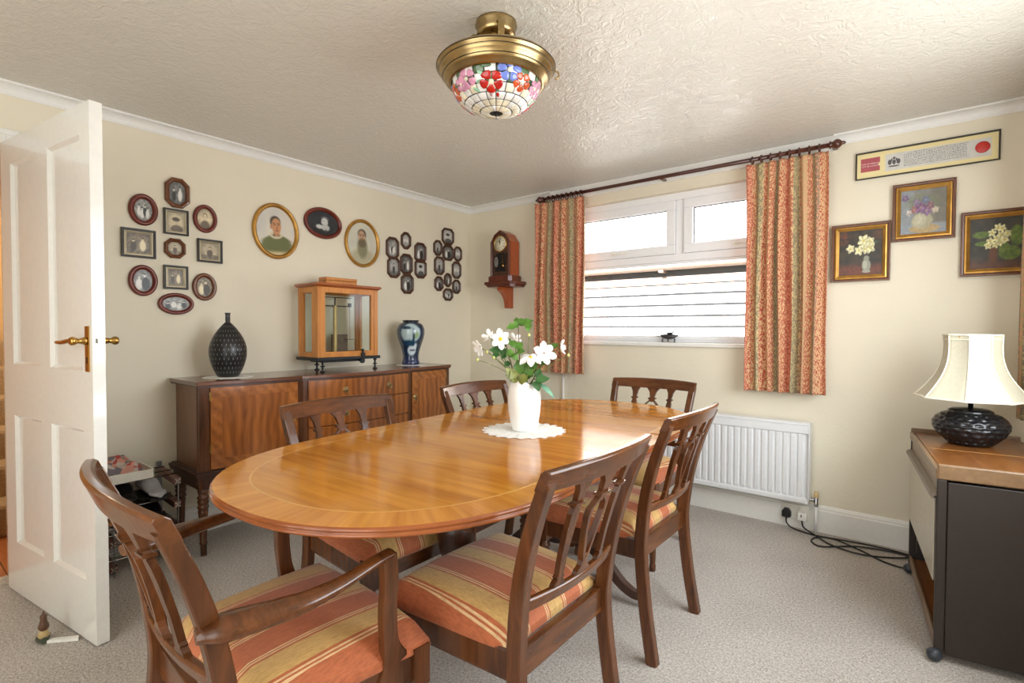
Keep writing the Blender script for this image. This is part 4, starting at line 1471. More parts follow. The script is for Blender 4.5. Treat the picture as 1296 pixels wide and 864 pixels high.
# apron rails
mb = MB()
for sx in (-1, 1):
    mb.box(sx * 0.385 - 0.011, sx * 0.385 + 0.011, -0.72, 0.72, TZ - 0.085, TZ - 0.021)
for sy in (-1, 1):
    mb.box(-0.385, 0.385, sy * 0.72 - 0.011, sy * 0.72 + 0.011, TZ - 0.085, TZ - 0.021)
mb.build('apron', 'mahogany_dark', table, local=True)
for (u, v) in ((0.33, -0.42), (0.33, 0.5)):
    MB().box(u, u + 0.03, v, v + 0.02, TZ - 0.11, TZ - 0.085).build('leaf_clip', 'white_plastic', table, 0.003, local=True)
MB().box(-0.30, 0.30, -0.70, 0.70, TZ - 0.045, TZ - 0.022).build('bearer', 'mahogany_dark', table, local=True)
for v in (-0.35, 0.36):
    mb = MB()
    mb.lathe([(0.052, 0.20), (0.056, 0.22), (0.040, 0.235), (0.046, 0.25), (0.036, 0.27), (0.034, 0.30), (0.046, 0.36), (0.062, 0.42), (0.066, 0.47), (0.052, 0.51), (0.036, 0.53), (0.050, 0.545), (0.050, 0.56), (0.034, 0.575), (0.036, 0.61), (0.048, 0.645), (0.06, 0.655), (0.06, TZ - 0.045)], 24, 0, v)
    pd = mb.build('pedestal', 'mahogany_dark', table, local=True)
    MB().box(-0.26, 0.26, v - 0.06, v + 0.06, TZ - 0.10, TZ - 0.0455).build('pedestal_block', 'mahogany_dark', table, 0.004, local=True)
    for a in (R(2), R(178), R(90) if v > 0 else R(270)) if v > 0 else (R(75), R(178), R(270)):
        dx, dy = math.cos(a), math.sin(a)
        path = catmull([(0.035 * dx, v + 0.035 * dy, 0.235), (0.12 * dx, v + 0.12 * dy, 0.235), (0.22 * dx, v + 0.22 * dy, 0.165), (0.30 * dx, v + 0.30 * dy, 0.085), (0.36 * dx, v + 0.36 * dy, 0.050), (0.40 * dx, v + 0.40 * dy, 0.048)], 5)
        mb = MB()
        n = len(path)
        mb.sweep_rect(path, [0.042 - 0.012 * i / n for i in range(n)], [0.056 - 0.026 * i / n for i in range(n)], side=Vector((-dy, dx, 0)))
        lg = mb.build('leg', 'mahogany_dark', table, local=True)
        e = Vector((0.40 * dx, v + 0.40 * dy, 0))
        mb = MB().box(-0.004, 0.018, -0.012, 0.012, 0.030, 0.056, Matrix.Translation(e) @ Matrix.Rotation(a, 4, 'Z'))
        mb.lathe([(0.010, -0.008), (0.0165, -0.006), (0.0165, 0.006), (0.010, 0.008)], 14, M=Matrix.Translation(e + Vector((dx * .012, dy * .012, 0.0165))) @ Matrix.Rotation(a, 4, 'Z') @ Matrix.Rotation(PI / 2, 4, 'X'))
        mb.build('castor', 'lead_came', lg, local=True)

# ================================================================== CHAIRS
def make_chair(label, carver=False):
    W = 1.07 if carver else 1.0
    wood_v, wood_h = 'mahogany', 'mahogany_rail'
    t = thing('carver_chair' if carver else 'dining_chair', label, 'chair', group=None)
    L = dict(parent=t, local=True)
    # rear posts (floor -> seat -> top), local +y is the front of the chair
    pz = [(-0.252, 0.0), (-0.222, 0.18), (-0.203, 0.36), (-0.205, 0.46), (-0.226, 0.60), (-0.266, 0.74), (-0.322, 0.88)]
    px = [0.214, 0.210, 0.206, 0.208, 0.219, 0.230, 0.239]
    crv = catmull([(0, y, z) for y, z in pz], 5)
    crx = catmull([(x, 0, z) for x, (y, z) in zip(px, pz)], 5)

    def back(z):
        for i in range(len(crv) - 1):
            if crv[i].z <= z <= crv[i + 1].z + 1e-6:
                f = (z - crv[i].z) / (crv[i + 1].z - crv[i].z)
                return crv[i].y + (crv[i + 1].y - crv[i].y) * f, (crx[i].x + (crx[i + 1].x - crx[i].x) * f) * W
        return crv[-1].y, crx[-1].x * W
    zt = 0.876
    top_w = back(zt)[1]

    def surf(x, z, d):
        y, hw = back(z)
        bow = 0.030 * (1 - (x / hw) ** 2) * sm(0.44, 0.56, z)
        return Vector((x, y - bow + d, z))
    for s in (-1, 1):
        path = [Vector((s * crx[i].x * W, crv[i].y, crv[i].z)) for i in range(len(crv)) if crv[i].z <= 0.862]
        mb = MB()
        mb.sweep_rect(path, 0.033, [0.040 if p.z < 0.5 else 0.040 - 0.012 * (p.z - 0.5) / 0.38 for p in path])
        mb.build('rear_leg', wood_v, bevel=0.0, **L)
    # bowed top rail and cross rail
    for nm, z0, z1, hw, th in (('top_rail', 0.828, zt, None, 0.026), ('cross_rail', 0.525, 0.556, None, 0.022)):
        mb = MB()
        N = 20
        rings = []
        for k in range(N + 1):
            s = -1 + 2 * k / N
            ww = back((z0 + z1) / 2)[1] + (0.0165 if nm == 'top_rail' else -0.015)
            x = s * ww
            hump = 0.008 * (1 - s * s) if nm == 'top_rail' else 0
            q = []
            for (zz, dd) in ((z0, -th / 2), (z0, th / 2), (z1 + hump - 0.006, th / 2), (z1 + hump, th / 2 - 0.006), (z1 + hump, -th / 2 + 0.006), (z1 + hump - 0.006, -th / 2)):
                q.append(surf(x * min(1, 1), min(zz, 0.8795), dd))
                q[-1].z = zz
            rings.append(q)
        mb.loops(rings, True, True, True, smooth=False)
        mb.build(nm, wood_h, bevel=0.002, **L)
    # splats
    zb, ze = 0.550, 0.834

    def ribbon(cx_fun, w_fun, hs, d=0.014):
        mb = MB()
        left, right = [], []
        for h in hs:
            z = zb + (ze - zb) * h
            left.append((cx_fun(h) - w_fun(h), z)); right.append((cx_fun(h) + w_fun(h), z))
        mb.strip(left, right, -d / 2, d / 2, lambda x, z, dd: surf(x, z, dd))
        return mb

    def interp(tab):
        def f(h):
            for (a, va), (b_, vb) in zip(tab, tab[1:]):
                if a <= h <= b_:
                    return va + (vb - va) * (h - a) / (b_ - a)
            return tab[-1][1]
        return f
    side = [(0, .021), (.05, .018), (.08, .010), (.10, .014), (.12, .009), (.30, .0105), (.55, .0135), (.68, .0145), (.735, .010), (.755, .015), (.785, .015), (.80, .010), (.82, .012), (.90, .015), (.96, .024), (1, .031)]
    hs = [h for h, _ in side]
    for s in (-1, 1):
        mb = ribbon(lambda h, s=s: s * (0.098 + 0.012 * h) * W, interp(side), hs)
        rg = ribbon(lambda h, s=s: s * (0.098 + 0.012 * h) * W, lambda h: 0.017, [.758, .782], 0.024)
        mb.add(rg.v, rg.f)
        mb.build('splat', wood_v, **L)
    top = [(.70, .004), (.735, .012), (.755, .020), (.785, .020), (.80, .012), (.83, .015), (.90, .020), (.96, .034), (1, .050)]
    bot = [(0, .032), (.05, .028), (.09, .014), (.13, .011), (.20, .004)]
    sp = ribbon(lambda h: 0, interp(top), [h for h, _ in top])
    b2 = ribbon(lambda h: 0, interp(bot), [h for h, _ in bot])
    sp.add(b2.v, b2.f)
    rg = ribbon(lambda h: 0, lambda h: 0.022, [.758, .782], 0.024)
    sp.add(rg.v, rg.f)
    strand = [(.13, .005), (.20, .012), (.40, .026), (.58, .037), (.65, .036), (.72, .014), (.75, .006)]
    for s in (-1, 1):
        st_ = ribbon(lambda h, s=s: s * interp(strand)(h), lambda h: 0.0056, [h for h, _ in strand], 0.016)
        sp.add(st_.v, st_.f)
    sp.build('centre_splat', wood_v, **L)
    # seat rails
    fw, rw, fy, ry = 0.232 * W, 0.200 * W, 0.205, -0.195
    MB().box(-fw, fw, fy - 0.012, fy + 0.012, 0.352, 0.428).build('front_rail', wood_h, bevel=0.003, **L)
    MB().box(-rw, rw, ry - 0.010, ry + 0.010, 0.352, 0.424).build('back_rail', wood_h, bevel=0.003, **L)
    for s in (-1, 1):
        mb = MB()
        mb.sweep_rect([(s * rw, ry, 0.390), (s * (fw - .002), fy, 0.390)], 0.024, 0.076)
        mb.build('side_rail', wood_v, **L)
    # turned front legs
    for s in (-1, 1):
        mb = MB()
        x = s * (fw - 0.004)
        mb.box(x - 0.022, x + 0.022, fy - 0.026, fy + 0.018, 0.335, 0.430)
        mb.lathe([(0.012, 0), (0.015, 0.004), (0.0155, 0.03), (0.013, 0.034), (0.0145, 0.05), (0.020, 0.25), (0.0215, 0.29), (0.015, 0.298), (0.023, 0.306), (0.024, 0.316), (0.016, 0.322), (0.021, 0.336)], 16, x, fy - 0.004)
        mb.build('front_leg', wood_v, **L)
    # upholstered drop-in seat
    mb = MB()
    N = 18
    rows = []
    for j in range(N + 1):
        v = j / N
        row = []
        for i in range(N + 1):
            u = -1 + 2 * i / N
            vv = -1 + 2 * v
            # rounded-square mapping
            hw = (rw + 0.012) + (fw + 0.016 - rw - 0.012) * v
            yb = ry + 0.020 + (fy + 0.022 - ry - 0.020) * v
            yb += 0.012 * (1 - u * u) * (v ** 2)
            edge = max(abs(u), abs(vv))
            drop = 1 - (1 - min(1, (1 - edge) / 0.22)) ** 2.2 if edge < 1 else 0
            crown = (1 - u * u * 0.8) * (1 - vv * vv * 0.8)
            inx = 1 - 0.02 * abs(vv) ** 6
            z = 0.434 + 0.046 * drop + 0.022 * crown
            row.append(Vector((u * hw * inx, yb, z)))
        rows.append(row)
    vs = [p for r in rows for p in r]
    n = N + 1
    mb.add(vs, [(j * n + i, j * n + i + 1, (j + 1) * n + i + 1, (j + 1) * n + i) for j in range(N) for i in range(N)], True)
    bd = [rows[0][i] for i in range(n)] + [rows[j][N] for j in range(1, n)] + [rows[N][i] for i in range(N - 1, -1, -1)] + [rows[j][0] for j in range(N - 1, 0, -1)]
    cc = Vector((0, 0, 0))
    k0 = [p.copy() for p in bd]
    k1 = [Vector((p.x * 1.012, p.y + (0.003 if p.y > 0 else -0.002), 0.420)) for p in bd]
    k2 = [Vector((p.x * 0.97, p.y * 0.97, 0.408)) for p in bd]
    mb.loops([k0, k1, k2], True, False, True)
    mb.build('seat', 'seat_stripe', **L)
    if carver:
        for s in (-1, 1):
            hwp = back(0.64)[1]
            ya = back(0.64)[0]
            path = catmull([(s * (hwp + 0.012), ya - 0.028, 0.656), (s * (hwp + 0.024), ya + 0.04, 0.656), (s * (hwp + 0.044), ya + 0.13, 0.658), (s * (hwp + 0.044), ya + 0.22, 0.664), (s * (hwp + 0.032), ya + 0.31, 0.676), (s * (hwp + 0.026), ya + 0.35, 0.678)], 6)
            n_ = len(path)
            mb = MB()
            mb.tube(path, [(0.020 + 0.016 * sm(0, 0.12, i / n_)) - 0.018 * sm(0.15, 0.7, i / n_) for i in range(n_)], 14, flat=0.60)
            ar = mb.build('arm', wood_h, **L)
            e = path[-1]
            path = catmull([(e.x, e.y - 0.008, 0.678), (e.x, e.y - 0.004, 0.62), (e.x - s * 0.006, e.y - 0.004, 0.54), (e.x - s * 0.012, e.y + 0.004, 0.47), (e.x - s * 0.018, e.y + 0.020, 0.415), (e.x - s * 0.020, e.y + 0.026, 0.358)], 5)
            n_ = len(path)
            mb = MB()
            mb.sweep_rect(path, [0.026] * n_, [0.036 + 0.085 * sm(0.45, 1.0, i / n_) ** 1.5 for i in range(n_)])
            mb.build('arm_support', wood_v, **L)
    return t


GCH = 'dining chairs around the table'
c = make_chair('striped dining chair on the near right side of the table, seen from behind')
c['group'] = GCH
c.location, c.rotation_euler = (2.318, -2.318, 0), (0, 0, R(90))
dup_tree(c, (2.268, -1.535, 0), R(90), 'dining chair on the right side of the table in front of the radiator', GCH)
dup_tree(c, (1.665, -2.225, 0), R(-90), 'dining chair on the left side of the table in front of the sideboard drawers', GCH)
dup_tree(c, (1.652, -1.385, 0), R(-90), 'dining chair behind the white vase, on the left side of the table nearest the corner', GCH)
dup_tree(c, (2.004, -0.883, 0), R(180), 'dining chair at the far end of the table under the window', GCH)
cv = make_chair('carver armchair with striped seat at the near end of the table', True)
cv['group'] = GCH
cv.location, cv.rotation_euler = (2.062, -2.835, 0), (0, 0, R(-3))

# ================================================================== VASE OF FLOWERS ON THE TABLE
VX, VY = 1.962, -1.764
def doily(name, label, x, y, z, r, lobes, group=None):
    t = thing(name, label, 'doily', (x, y, z))
    mb = MB()
    n = lobes * 8
    rings = []
    for rr, zz in ((0.02, 0.002), (0.35, 0.0022), (0.5, 0.0016), (0.62, 0.0026), (0.74, 0.0016), (0.86, 0.003), (0.93, 0.002), (1.0, 0.0022), (1.0, 0.0006)):
        ring = []
        for k in range(n):
            a = 2 * PI * k / n
            q = rr * r * (1 + (0.035 * abs(math.sin(lobes * a / 2)) if rr > 0.6 else 0)) * (1 + 0.012 * math.sin(3 * a))
            ring.append(Vector((x + q * math.cos(a), y + q * math.sin(a), z + zz + (0.0012 * math.sin(lobes * a) if 0.4 < rr < 0.95 else 0))))
        rings.append(ring)
    mb.loops(rings, True, True, True)
    mb.build('lace_disc', 'lace', t)
    # crochet loops round the rim
    mb = MB()
    for k in range(lobes):
        a = 2 * PI * (k + 0.5) / lobes
        cx, cy = x + r * 1.02 * math.cos(a), y + r * 1.02 * math.sin(a)
        pts = [(cx + 0.4 * r * 2 / lobes * 2 * math.cos(b_) * .9, cy + 0.4 * r * 2 / lobes * 2 * math.sin(b_) * .9, z + 0.002) for b_ in [2 * PI * i / 10 for i in range(11)]]
        mb.tube(pts, 0.0016, 5, cap=False)
    mb.build('crochet_edge', 'lace', t)
    return t


doily('doily', 'white crochet doily under the flower vase on the dining table', VX, VY, TZ + 0.0004, 0.158, 22)
vz = TZ + 0.0036
mb = MB()
n = 40


def vrf(a, z):
    return 1 + 0.03 * math.sin(3 * a + 8 * z)


prof = [(0.050, 0), (0.053, 0.004), (0.058, 0.03), (0.064, 0.07), (0.068, 0.11), (0.068, 0.14), (0.064, 0.17), (0.058, 0.192)]
rings = []
for r_, z in prof:
    rings.append([Vector((VX + r_ * vrf(2 * PI * k / n, z) * math.cos(2 * PI * k / n), VY + r_ * vrf(2 * PI * k / n, z) * math.sin(2 * PI * k / n), vz + z)) for k in range(n)])
for r_, dz in ((0.058, 0.004), (0.056, 0.006), (0.053, 0.003), (0.058, -0.04), (0.060, -0.10)):
    rings.append([Vector((VX + r_ * math.cos(2 * PI * k / n), VY + r_ * math.sin(2 * PI * k / n), vz + 0.197 + dz + (0.013 * math.sin(3 * 2 * PI * k / n - 0.6) if dz > -0.02 else 0))) for k in range(n)])
mb.loops(rings, True, True, True)
tag(mb.build('flower_vase', 'china_white'), 'white china vase with a wavy rim on the dining table', 'vase')

RT, FW = Vector((math.cos(R(38.6)), math.sin(R(38.6)), 0)), Vector((-math.sin(R(38.6)), math.cos(R(38.6)), 0))
VB = Vector((VX, VY, TZ + 0.004))
KS = 0.00316


def spot(px, py, d=0.0):
    """a point of the bouquet, measured from the vase foot: right / up in vase widths, d towards the window"""
    return VB + RT * ((px - 664) * KS) + Vector((0, 0, (547 - py) * KS)) + FW * d


def petal(mb, c, n, up, L, w, cup):
    n = n.normalized(); up = (up - n * up.dot(n)).normalized(); sd = n.cross(up)
    rows = []
    for i in range(5):
        t = i / 4
        hw = w * (0.30 + 1.2 * t - 0.75 * t * t * t - 0.42 * t ** 6)
        row = []
        for s in (-1, -.5, 0, .5, 1):
            row.append(c + up * (0.004 + L * t * (1 - 0.06 * abs(s) * t)) + sd * (hw * s) + n * (cup * t * t + 0.004 * s * s))
        rows.append(row)
    vs = [p for r in rows for p in r]
    vs2 = [p - n * 0.0006 for p in vs]
    fs = [(j * 5 + i, j * 5 + i + 1, (j + 1) * 5 + i + 1, (j + 1) * 5 + i) for j in range(4) for i in range(4)]
    mb.add(vs, fs, True)


def leaf(mb, base, tip, w, up=Vector((0, 0, 1)), lobes=0, droop=0.0):
    ax = tip - base
    L = ax.length
    ax.normalize()
    sd = ax.cross(up).normalized()
    nn = sd.cross(ax)
    N = 9
    rows = []
    for i in range(N):
        t = i / (N - 1)
        hw = w * math.sin(PI * min(1, t ** 0.75)) * (1 + (0.22 * math.sin(t * lobes * 2 * PI) if lobes else 0)) + 0.0006
        c = base + ax * (L * t) + nn * (-droop * t * t + 0.003 * math.sin(t * 5))
        rows.append([c - sd * hw + nn * hw * 0.25, c, c + sd * hw + nn * hw * 0.25])
    vs = [p for r in rows for p in r]
    mb.add(vs, [(j * 3 + i, j * 3 + i + 1, (j + 1) * 3 + i + 1, (j + 1) * 3 + i) for j in range(N - 1) for i in range(2)], True)


CAMV = -FW
GFL = 'white anemones in the vase'


def flower(px, py, d, face, size, label, npet=6, cup=0.004, stemmat='stem_green', centre=True, via=(0, 0)):
    size *= 1.2
    head = spot(px, py, d)
    t = thing('anemone_stem', label, 'flower', tuple(VB + Vector((0, 0, 0.12))), group=GFL)
    face = face.normalized()
    ref = Vector((0.13, 0.2, 1)).normalized()
    up0 = (ref - face * ref.dot(face)).normalized()
    for k in range(npet):
        a = 2 * PI * k / npet + px * 0.3
        u = up0 * math.cos(a) + face.cross(up0) * math.sin(a)
        mb = MB()
        petal(mb, head + face * (0.0006 * (k % 2)), face, u, size * (0.9 + 0.2 * ((k * 7) % 3) / 2), size * 0.42, cup)
        mb.build('petal', 'petal_white', t, fix=False)
    if centre:
        M = Matrix.Translation(head + face * 0.001) @ face.to_track_quat('Z', 'Y').to_matrix().to_4x4()
        MB().lathe([(0.001, -.001), (0.0075, 0), (0.0085, 0.002), (0.005, 0.0045), (0.001, 0.005)], 12, M=M).build('flower_centre', 'pollen', t)
    root = VB + Vector((RT.x * 0.01 * math.sin(px), RT.y * 0.01 * math.sin(px), 0.10))
    neck = VB + RT * ((px - 664) * KS * 0.42) + FW * (d * 0.4) + Vector((0, 0, 0.225))
    q = (head - VB).length
    lim = RT * max(-0.035, min(0.035, (px - 664) * KS * 0.5)) + FW * max(-.02, min(.02, d * 0.3))
    neck = VB + lim + Vector((0, 0, 0.205))
    path = catmull([root, neck, neck.lerp(head, 0.55) + Vector((0, 0, 0.012)), head - face * 0.004], 6)
    MB().tube(path, 0.0016, 6).build('stem', stemmat, t)
    return t, path


flower(633, 429, -0.03, CAMV + RT * 0.15 + Vector((0, 0, .05)), 0.031, 'white anemone facing the camera with a yellow centre, upper left of the bouquet')
flower(606.5, 440, 0.0, -FW * 0.4 - RT * 0.8 + Vector((0, 0, -.3)), 0.032, 'white anemone facing away at the far left of the bouquet', centre=False, cup=0.010)
flower(618, 427, 0.03, RT * -0.5 + FW * 0.5 + Vector((0, 0, .4)), 0.024, 'small half-open white anemone behind the far left bloom', npet=5, cup=0.012, centre=False)
flower(651, 431, 0.05, FW * 0.5 + Vector((0, 0, .5)), 0.026, 'white anemone turned away behind the foliage, centre of the bouquet', npet=5, centre=False, cup=0.010)
flower(671.5, 452, -0.055, CAMV * 0.5 + Vector((0, 0, .75)), 0.036, 'white anemone with drooping petals and a yellow centre, low in the bouquet', cup=-0.016)
flower(689, 447, -0.02, CAMV * 0.9 + RT * 0.4 + Vector((0, 0, .15)), 0.038, 'large white anemone on the right of the bouquet', centre=False, cup=0.012)
flower(711, 439, 0.0, RT * 0.9 + CAMV * 0.3 + Vector((0, 0, .1)), 0.027, 'white anemone seen from the side at the far right of the bouquet', npet=5, cup=0.012, centre=False)

BUDS = [(721, 450, -0.01, 'thin stem with a single green bud reaching out at the right of the bouquet'), (603.5, 456, -0.02, 'thin stem with a tiny green bud hanging at the left of the bouquet'),
        (616, 446, -0.03, 'budded stem beside the far left anemone'), (624.5, 453, -0.035, 'budded stem low on the left of the bouquet'), (670, 424, 0.0, 'pale upright stem with a small bud in the middle of the bouquet')]
for px, py, d, lb_ in BUDS:
    head = spot(px, py, d)
    t = thing('bud_stem', lb_, 'flower', tuple(VB + Vector((0, 0, 0.12))), group='bud stems in the vase')
    MB().lathe([(0.001, -0.006), (0.005, -0.004), (0.0062, 0), (0.005, 0.005), (0.001, 0.008)], 10, M=Matrix.Translation(head)).build('bud', 'bud_green', t)
    lim = RT * max(-0.032, min(0.032, (px - 664) * KS * 0.5))
    neck = VB + lim + Vector((0, 0, 0.205)) + FW * -0.01
    MB().tube(catmull([VB + Vector((0, 0, .1)), neck, neck.lerp(head, 0.6) + Vector((0, 0, 0.01)), head], 5), 0.0013, 6).build('stem', 'stem_green', t)


def leafy(label, stem_to, leaves, mat='leaf_green', sm_='stem_green'):
    t = thing('leafy_stem', label, 'foliage', tuple(VB + Vector((0, 0, 0.12))), group='leafy stems in the vase')
    if stem_to:
        tip = spot(*stem_to)
        lim = RT * max(-0.034, min(0.034, (stem_to[0] - 664) * KS * 0.6)) + FW * max(-.02, min(.02, stem_to[2]))
        neck = VB + lim + Vector((0, 0, 0.20))
        MB().tube(catmull([VB + Vector((0, 0, .09)), neck, neck.lerp(tip, 0.6), tip], 5), 0.0018, 6).build('stem', sm_, t)
    for (a, b_, w, lob) in leaves:
        mb = MB()
        leaf(mb, spot(*a), spot(*b_), w * 1.25, up=(CAMV + Vector((0, 0, .8))).normalized(), lobes=lob)
        o = mb.build('leaf', mat, t, fix=False)
    return t


leafy('tall brown stem topped with bright green leaves, highest of the bouquet', (656, 411, 0.0), [((656, 412, 0), (640, 415, -.02), .013, 2), ((656, 412, 0), (653, 400, .02), .012, 2), ((656, 411, 0), (666, 403, 0), .014, 2), ((657, 411, 0), (676, 404, .0), .013, 2), ((660, 409, 0), (674, 412, -.03), .013, 2), ((668, 408, 0), (669, 420, -.02), .010, 2)], 'leaf_green', 'stem_brown')
leafy('leafy green stem spreading left under the open anemones', (630, 446, -0.02), [((630, 446, -.02), (619, 442, -.04), .012, 2), ((632, 447, -.02), (626, 436, 0), .012, 2), ((632, 448, -.02), (622, 452, -.03), .011, 2), ((634, 450, -.02), (641, 441, -.03), .013, 2)], 'leaf_dark')
leafy('leafy green stem filling the middle of the bouquet', (652, 440, -0.03), [((650, 445, -.04), (640, 449, -.05), .014, 2), ((652, 442, -.03), (662, 433, -.01), .014, 2), ((652, 440, -.03), (645, 430, -.01), .013, 2), ((654, 446, -.03), (664, 444, -.05), .014, 2), ((648, 450, -.05), (656, 455, -.06), .012, 2)], 'leaf_green')
leafy('olive leaves standing low at the left of the vase rim', (648, 468, -0.04), [((652, 482, -.045), (641, 465, -.06), .020, 2), ((654, 484, -.05), (647, 468, -.06), .018, 2), ((656, 478, -.04), (640, 474, -.06), .016, 2), ((657, 484, -.06), (668, 474, -.07), .018, 2)], 'leaf_olive')
leafy('green leaves low in the middle behind the vase rim', (660, 462, 0.0), [((658, 474, -.02), (655, 455, -.03), .018, 2), ((662, 474, -.02), (667, 456, -.01), .018, 2), ((666, 478, -.03), (676, 468, -.04), .018, 2), ((668, 470, 0), (682, 462, 0), .014, 2)], 'leaf_green')
leafy('glossy green leaves leaning over the right of the vase rim', (680, 478, -0.04), [((678, 482, -.05), (696, 478, -.05), .016, 0), ((678, 482, -.05), (682, 494, -.075), .015, 0), ((680, 479, -.04), (684, 466, -.03), .012, 0)], 'leaf_dark')
leafy('long blue-green leaf drooping at the right of the vase', None, [((684, 486, -.04), (703, 503, -.06), .008, 0)], 'leaf_blue')
leafy('thin brown stem with small dark leaves rising left of centre', (640, 436, 0.01), [((640, 437, .01), (631, 441, 0), .009, 2), ((640, 436, .01), (646, 428, .02), .009, 2), ((642, 446, 0), (634, 455, -.02), .010, 2), ((644, 452, 0), (652, 447, -.01), .010, 2), ((646, 460, -.01), (638, 463, -.03), .011, 2)], 'leaf_dark', 'stem_brown')
leafy('leafy green stem arching right under the large anemone', (690, 456, 0.01), [((684, 462, 0), (694, 458, -.01), .010, 2), ((680, 466, 0), (673, 458, .01), .010, 2), ((688, 458, 0), (698, 450, .02), .009, 2), ((676, 472, -.01), (686, 472, -.03), .010, 2)], 'leaf_green')
leafy('small pale leaves around the far right anemone', (700, 441, 0.0), [((700, 442, 0), (696, 434, .02), .010, 2), ((701, 441, 0), (708, 434, .01), .010, 2), ((700, 446, 0), (705, 456, -.01), .009, 2)], 'leaf_green')

# ================================================================== SIDEBOARD
SY0, SY1, SP1, SP2, STOP = -2.410, -0.645, -1.880, -1.085, 0.900
sb = thing('sideboard', 'long bow-fronted mahogany sideboard on turned legs against the left wall', 'sideboard', (0.22, -1.53, 0))


def sfx(y):
    """front line of the sideboard: shallow sides, bowed centre"""
    if y < SP1:
        s = (y - SY0) / (SP1 - SY0)
        return 0.385 + 0.045 * s + 0.014 * math.sin(PI * s)
    if y > SP2:
        s = (SY1 - y) / (SY1 - SP2)
        return 0.385 + 0.045 * s + 0.014 * math.sin(PI * s)
    s = (y - SP1) / (SP2 - SP1)
    return 0.448 + 0.042 * math.sin(PI * s)


def sb_panel(ya, yb, z0, z1, off, th, name, mat, parent, n=14, bev=0.0):
    mb = MB()
    ys = [ya + (yb - ya) * k / n for k in range(n + 1)]
    rings = []
    for y in ys:
        x = sfx(min(max(y, ya + 1e-4), yb - 1e-4)) + off
        rings.append([Vector((x - th, y, z0)), Vector((x, y, z0)), Vector((x, y, z1)), Vector((x - th, y, z1))])
    mb.loops(rings, True, True, True, smooth=False)
    return mb.build(name, mat, parent, bev, smooth=False)


def sb_outline(off, back=0.02):
    ys = [SY0 - off + 1e-4] + [SY0 + (SY1 - SY0) * k / 60 for k in range(61)] + [SY1 + off]
    pts = []
    for y in ys:
        yy = min(max(y, SY0), SY1)
        pts.append((sfx(yy) + off, y))
    return [(back, SY1 + off)] + [(back, SY0 - off)] + pts


mb = MB()
mb.prism(sb_outline(-0.022), 0.43, 0.875, lambda x, y, d: Vector((x, y, d)))
mb.build('carcase', 'sideboard_side', sb)
MB().prism(sb_outline(0.010), 0.879, STOP, lambda x, y, d: Vector((x, y, d))).build('top', 'sideboard_top', sb, 0.004)
MB().prism(sb_outline(0.004), 0.872, 0.879, lambda x, y, d: Vector((x, y, d))).build('top_moulding', 'mahogany_dark', sb)
mb = MB()
for off, z0, z1 in ((0.012, 0.405, 0.422), (0.018, 0.422, 0.434), (0.004, 0.434, 0.440), (-0.006, 0.345, 0.405)):
    mb.prism(sb_outline(off), z0, z1, lambda x, y, d: Vector((x, y, d)))
mb.build('plinth_moulding', 'mahogany_dark', sb)
for (ya, yb) in ((SY0 + 0.004, SY0 + 0.050), (SP1 - 0.024, SP1 + 0.024), (SP2 - 0.024, SP2 + 0.024), (SY1 - 0.050, SY1 - 0.004)):
    sb_panel(ya, yb, 0.44, 0.872, -0.002, 0.030, 'pilaster', 'mahogany', sb, 4)


def ring_pull(y, z, parent, drop=False):
    x = sfx(y) + 0.004
    M = Matrix.Translation((x, y, z)) @ Matrix.Rotation(PI / 2, 4, 'Y')
    pl_ = MB().lathe([(0.020, -0.003), (0.020, 0.0), (0.016, 0.003), (0.012, 0.001), (0.006, 0.004), (0.005, 0.010), (0.001, 0.012)], 18, M=M).build('handle', 'antique_brass', parent)
    r_, cz = (0.015, z - 0.006) if not drop else (0.018, z - 0.022)
    pts = [(x + 0.008, y + r_ * math.cos(a), cz + r_ * math.sin(a) * (1.4 if drop else 1)) for a in [2 * PI * k / 18 for k in range(19)]]
    MB().tube(pts, 0.0022, 6, cap=False).build('ring', 'antique_brass', pl_)


for (ya, yb, hy) in ((SY0 + 0.053, SP1 - 0.027, SP1 - 0.06), (SP2 + 0.027, SY1 - 0.053, SP2 + 0.055)):
    dr = sb_panel(ya, yb, 0.447, 0.868, 0.004, 0.018, 'door', 'sideboard_flame', sb)
    bw = 0.052
    for (p0, p1, q0, q1) in ((ya, yb, 0.447, 0.447 + bw), (ya, yb, 0.868 - bw, 0.868), (ya, ya + bw, 0.447 + bw, 0.868 - bw), (yb - bw, yb, 0.447 + bw, 0.868 - bw)):
        mb = MB()
        rings = []
        for k in range(9):
            y = p0 + (p1 - p0) * k / 8
            x = sfx(min(max(y, ya + 1e-4), yb - 1e-4)) + 0.0046
            rings.append([Vector((x - 0.002, y, q0)), Vector((x, y, q0)), Vector((x, y, q1)), Vector((x - 0.002, y, q1))])
        mb.loops(rings, True, True, True, smooth=False)
        mb.build('veneer_border', 'sideboard_band', dr, smooth=False)
    ring_pull(hy, 0.69, dr, True)
    for z in (0.53, 0.80):
        yh = ya - 0.002 if hy > (ya + yb) / 2 else yb + 0.002
        MB().box(sfx(yh) + 0.0, sfx(yh) + 0.006, yh - 0.004, yh + 0.004, z, z + 0.045).build('hinge', 'brass', dr)
for z0, z1 in ((0.735, 0.868), (0.595, 0.730), (0.447, 0.590)):
    dr = sb_panel(SP1 + 0.027, SP2 - 0.027, z0, z1, 0.004, 0.018, 'drawer', 'sideboard_flame', sb, 18)
    for y in (-1.625, -1.295):
        ring_pull(y, (z0 + z1) / 2, dr)
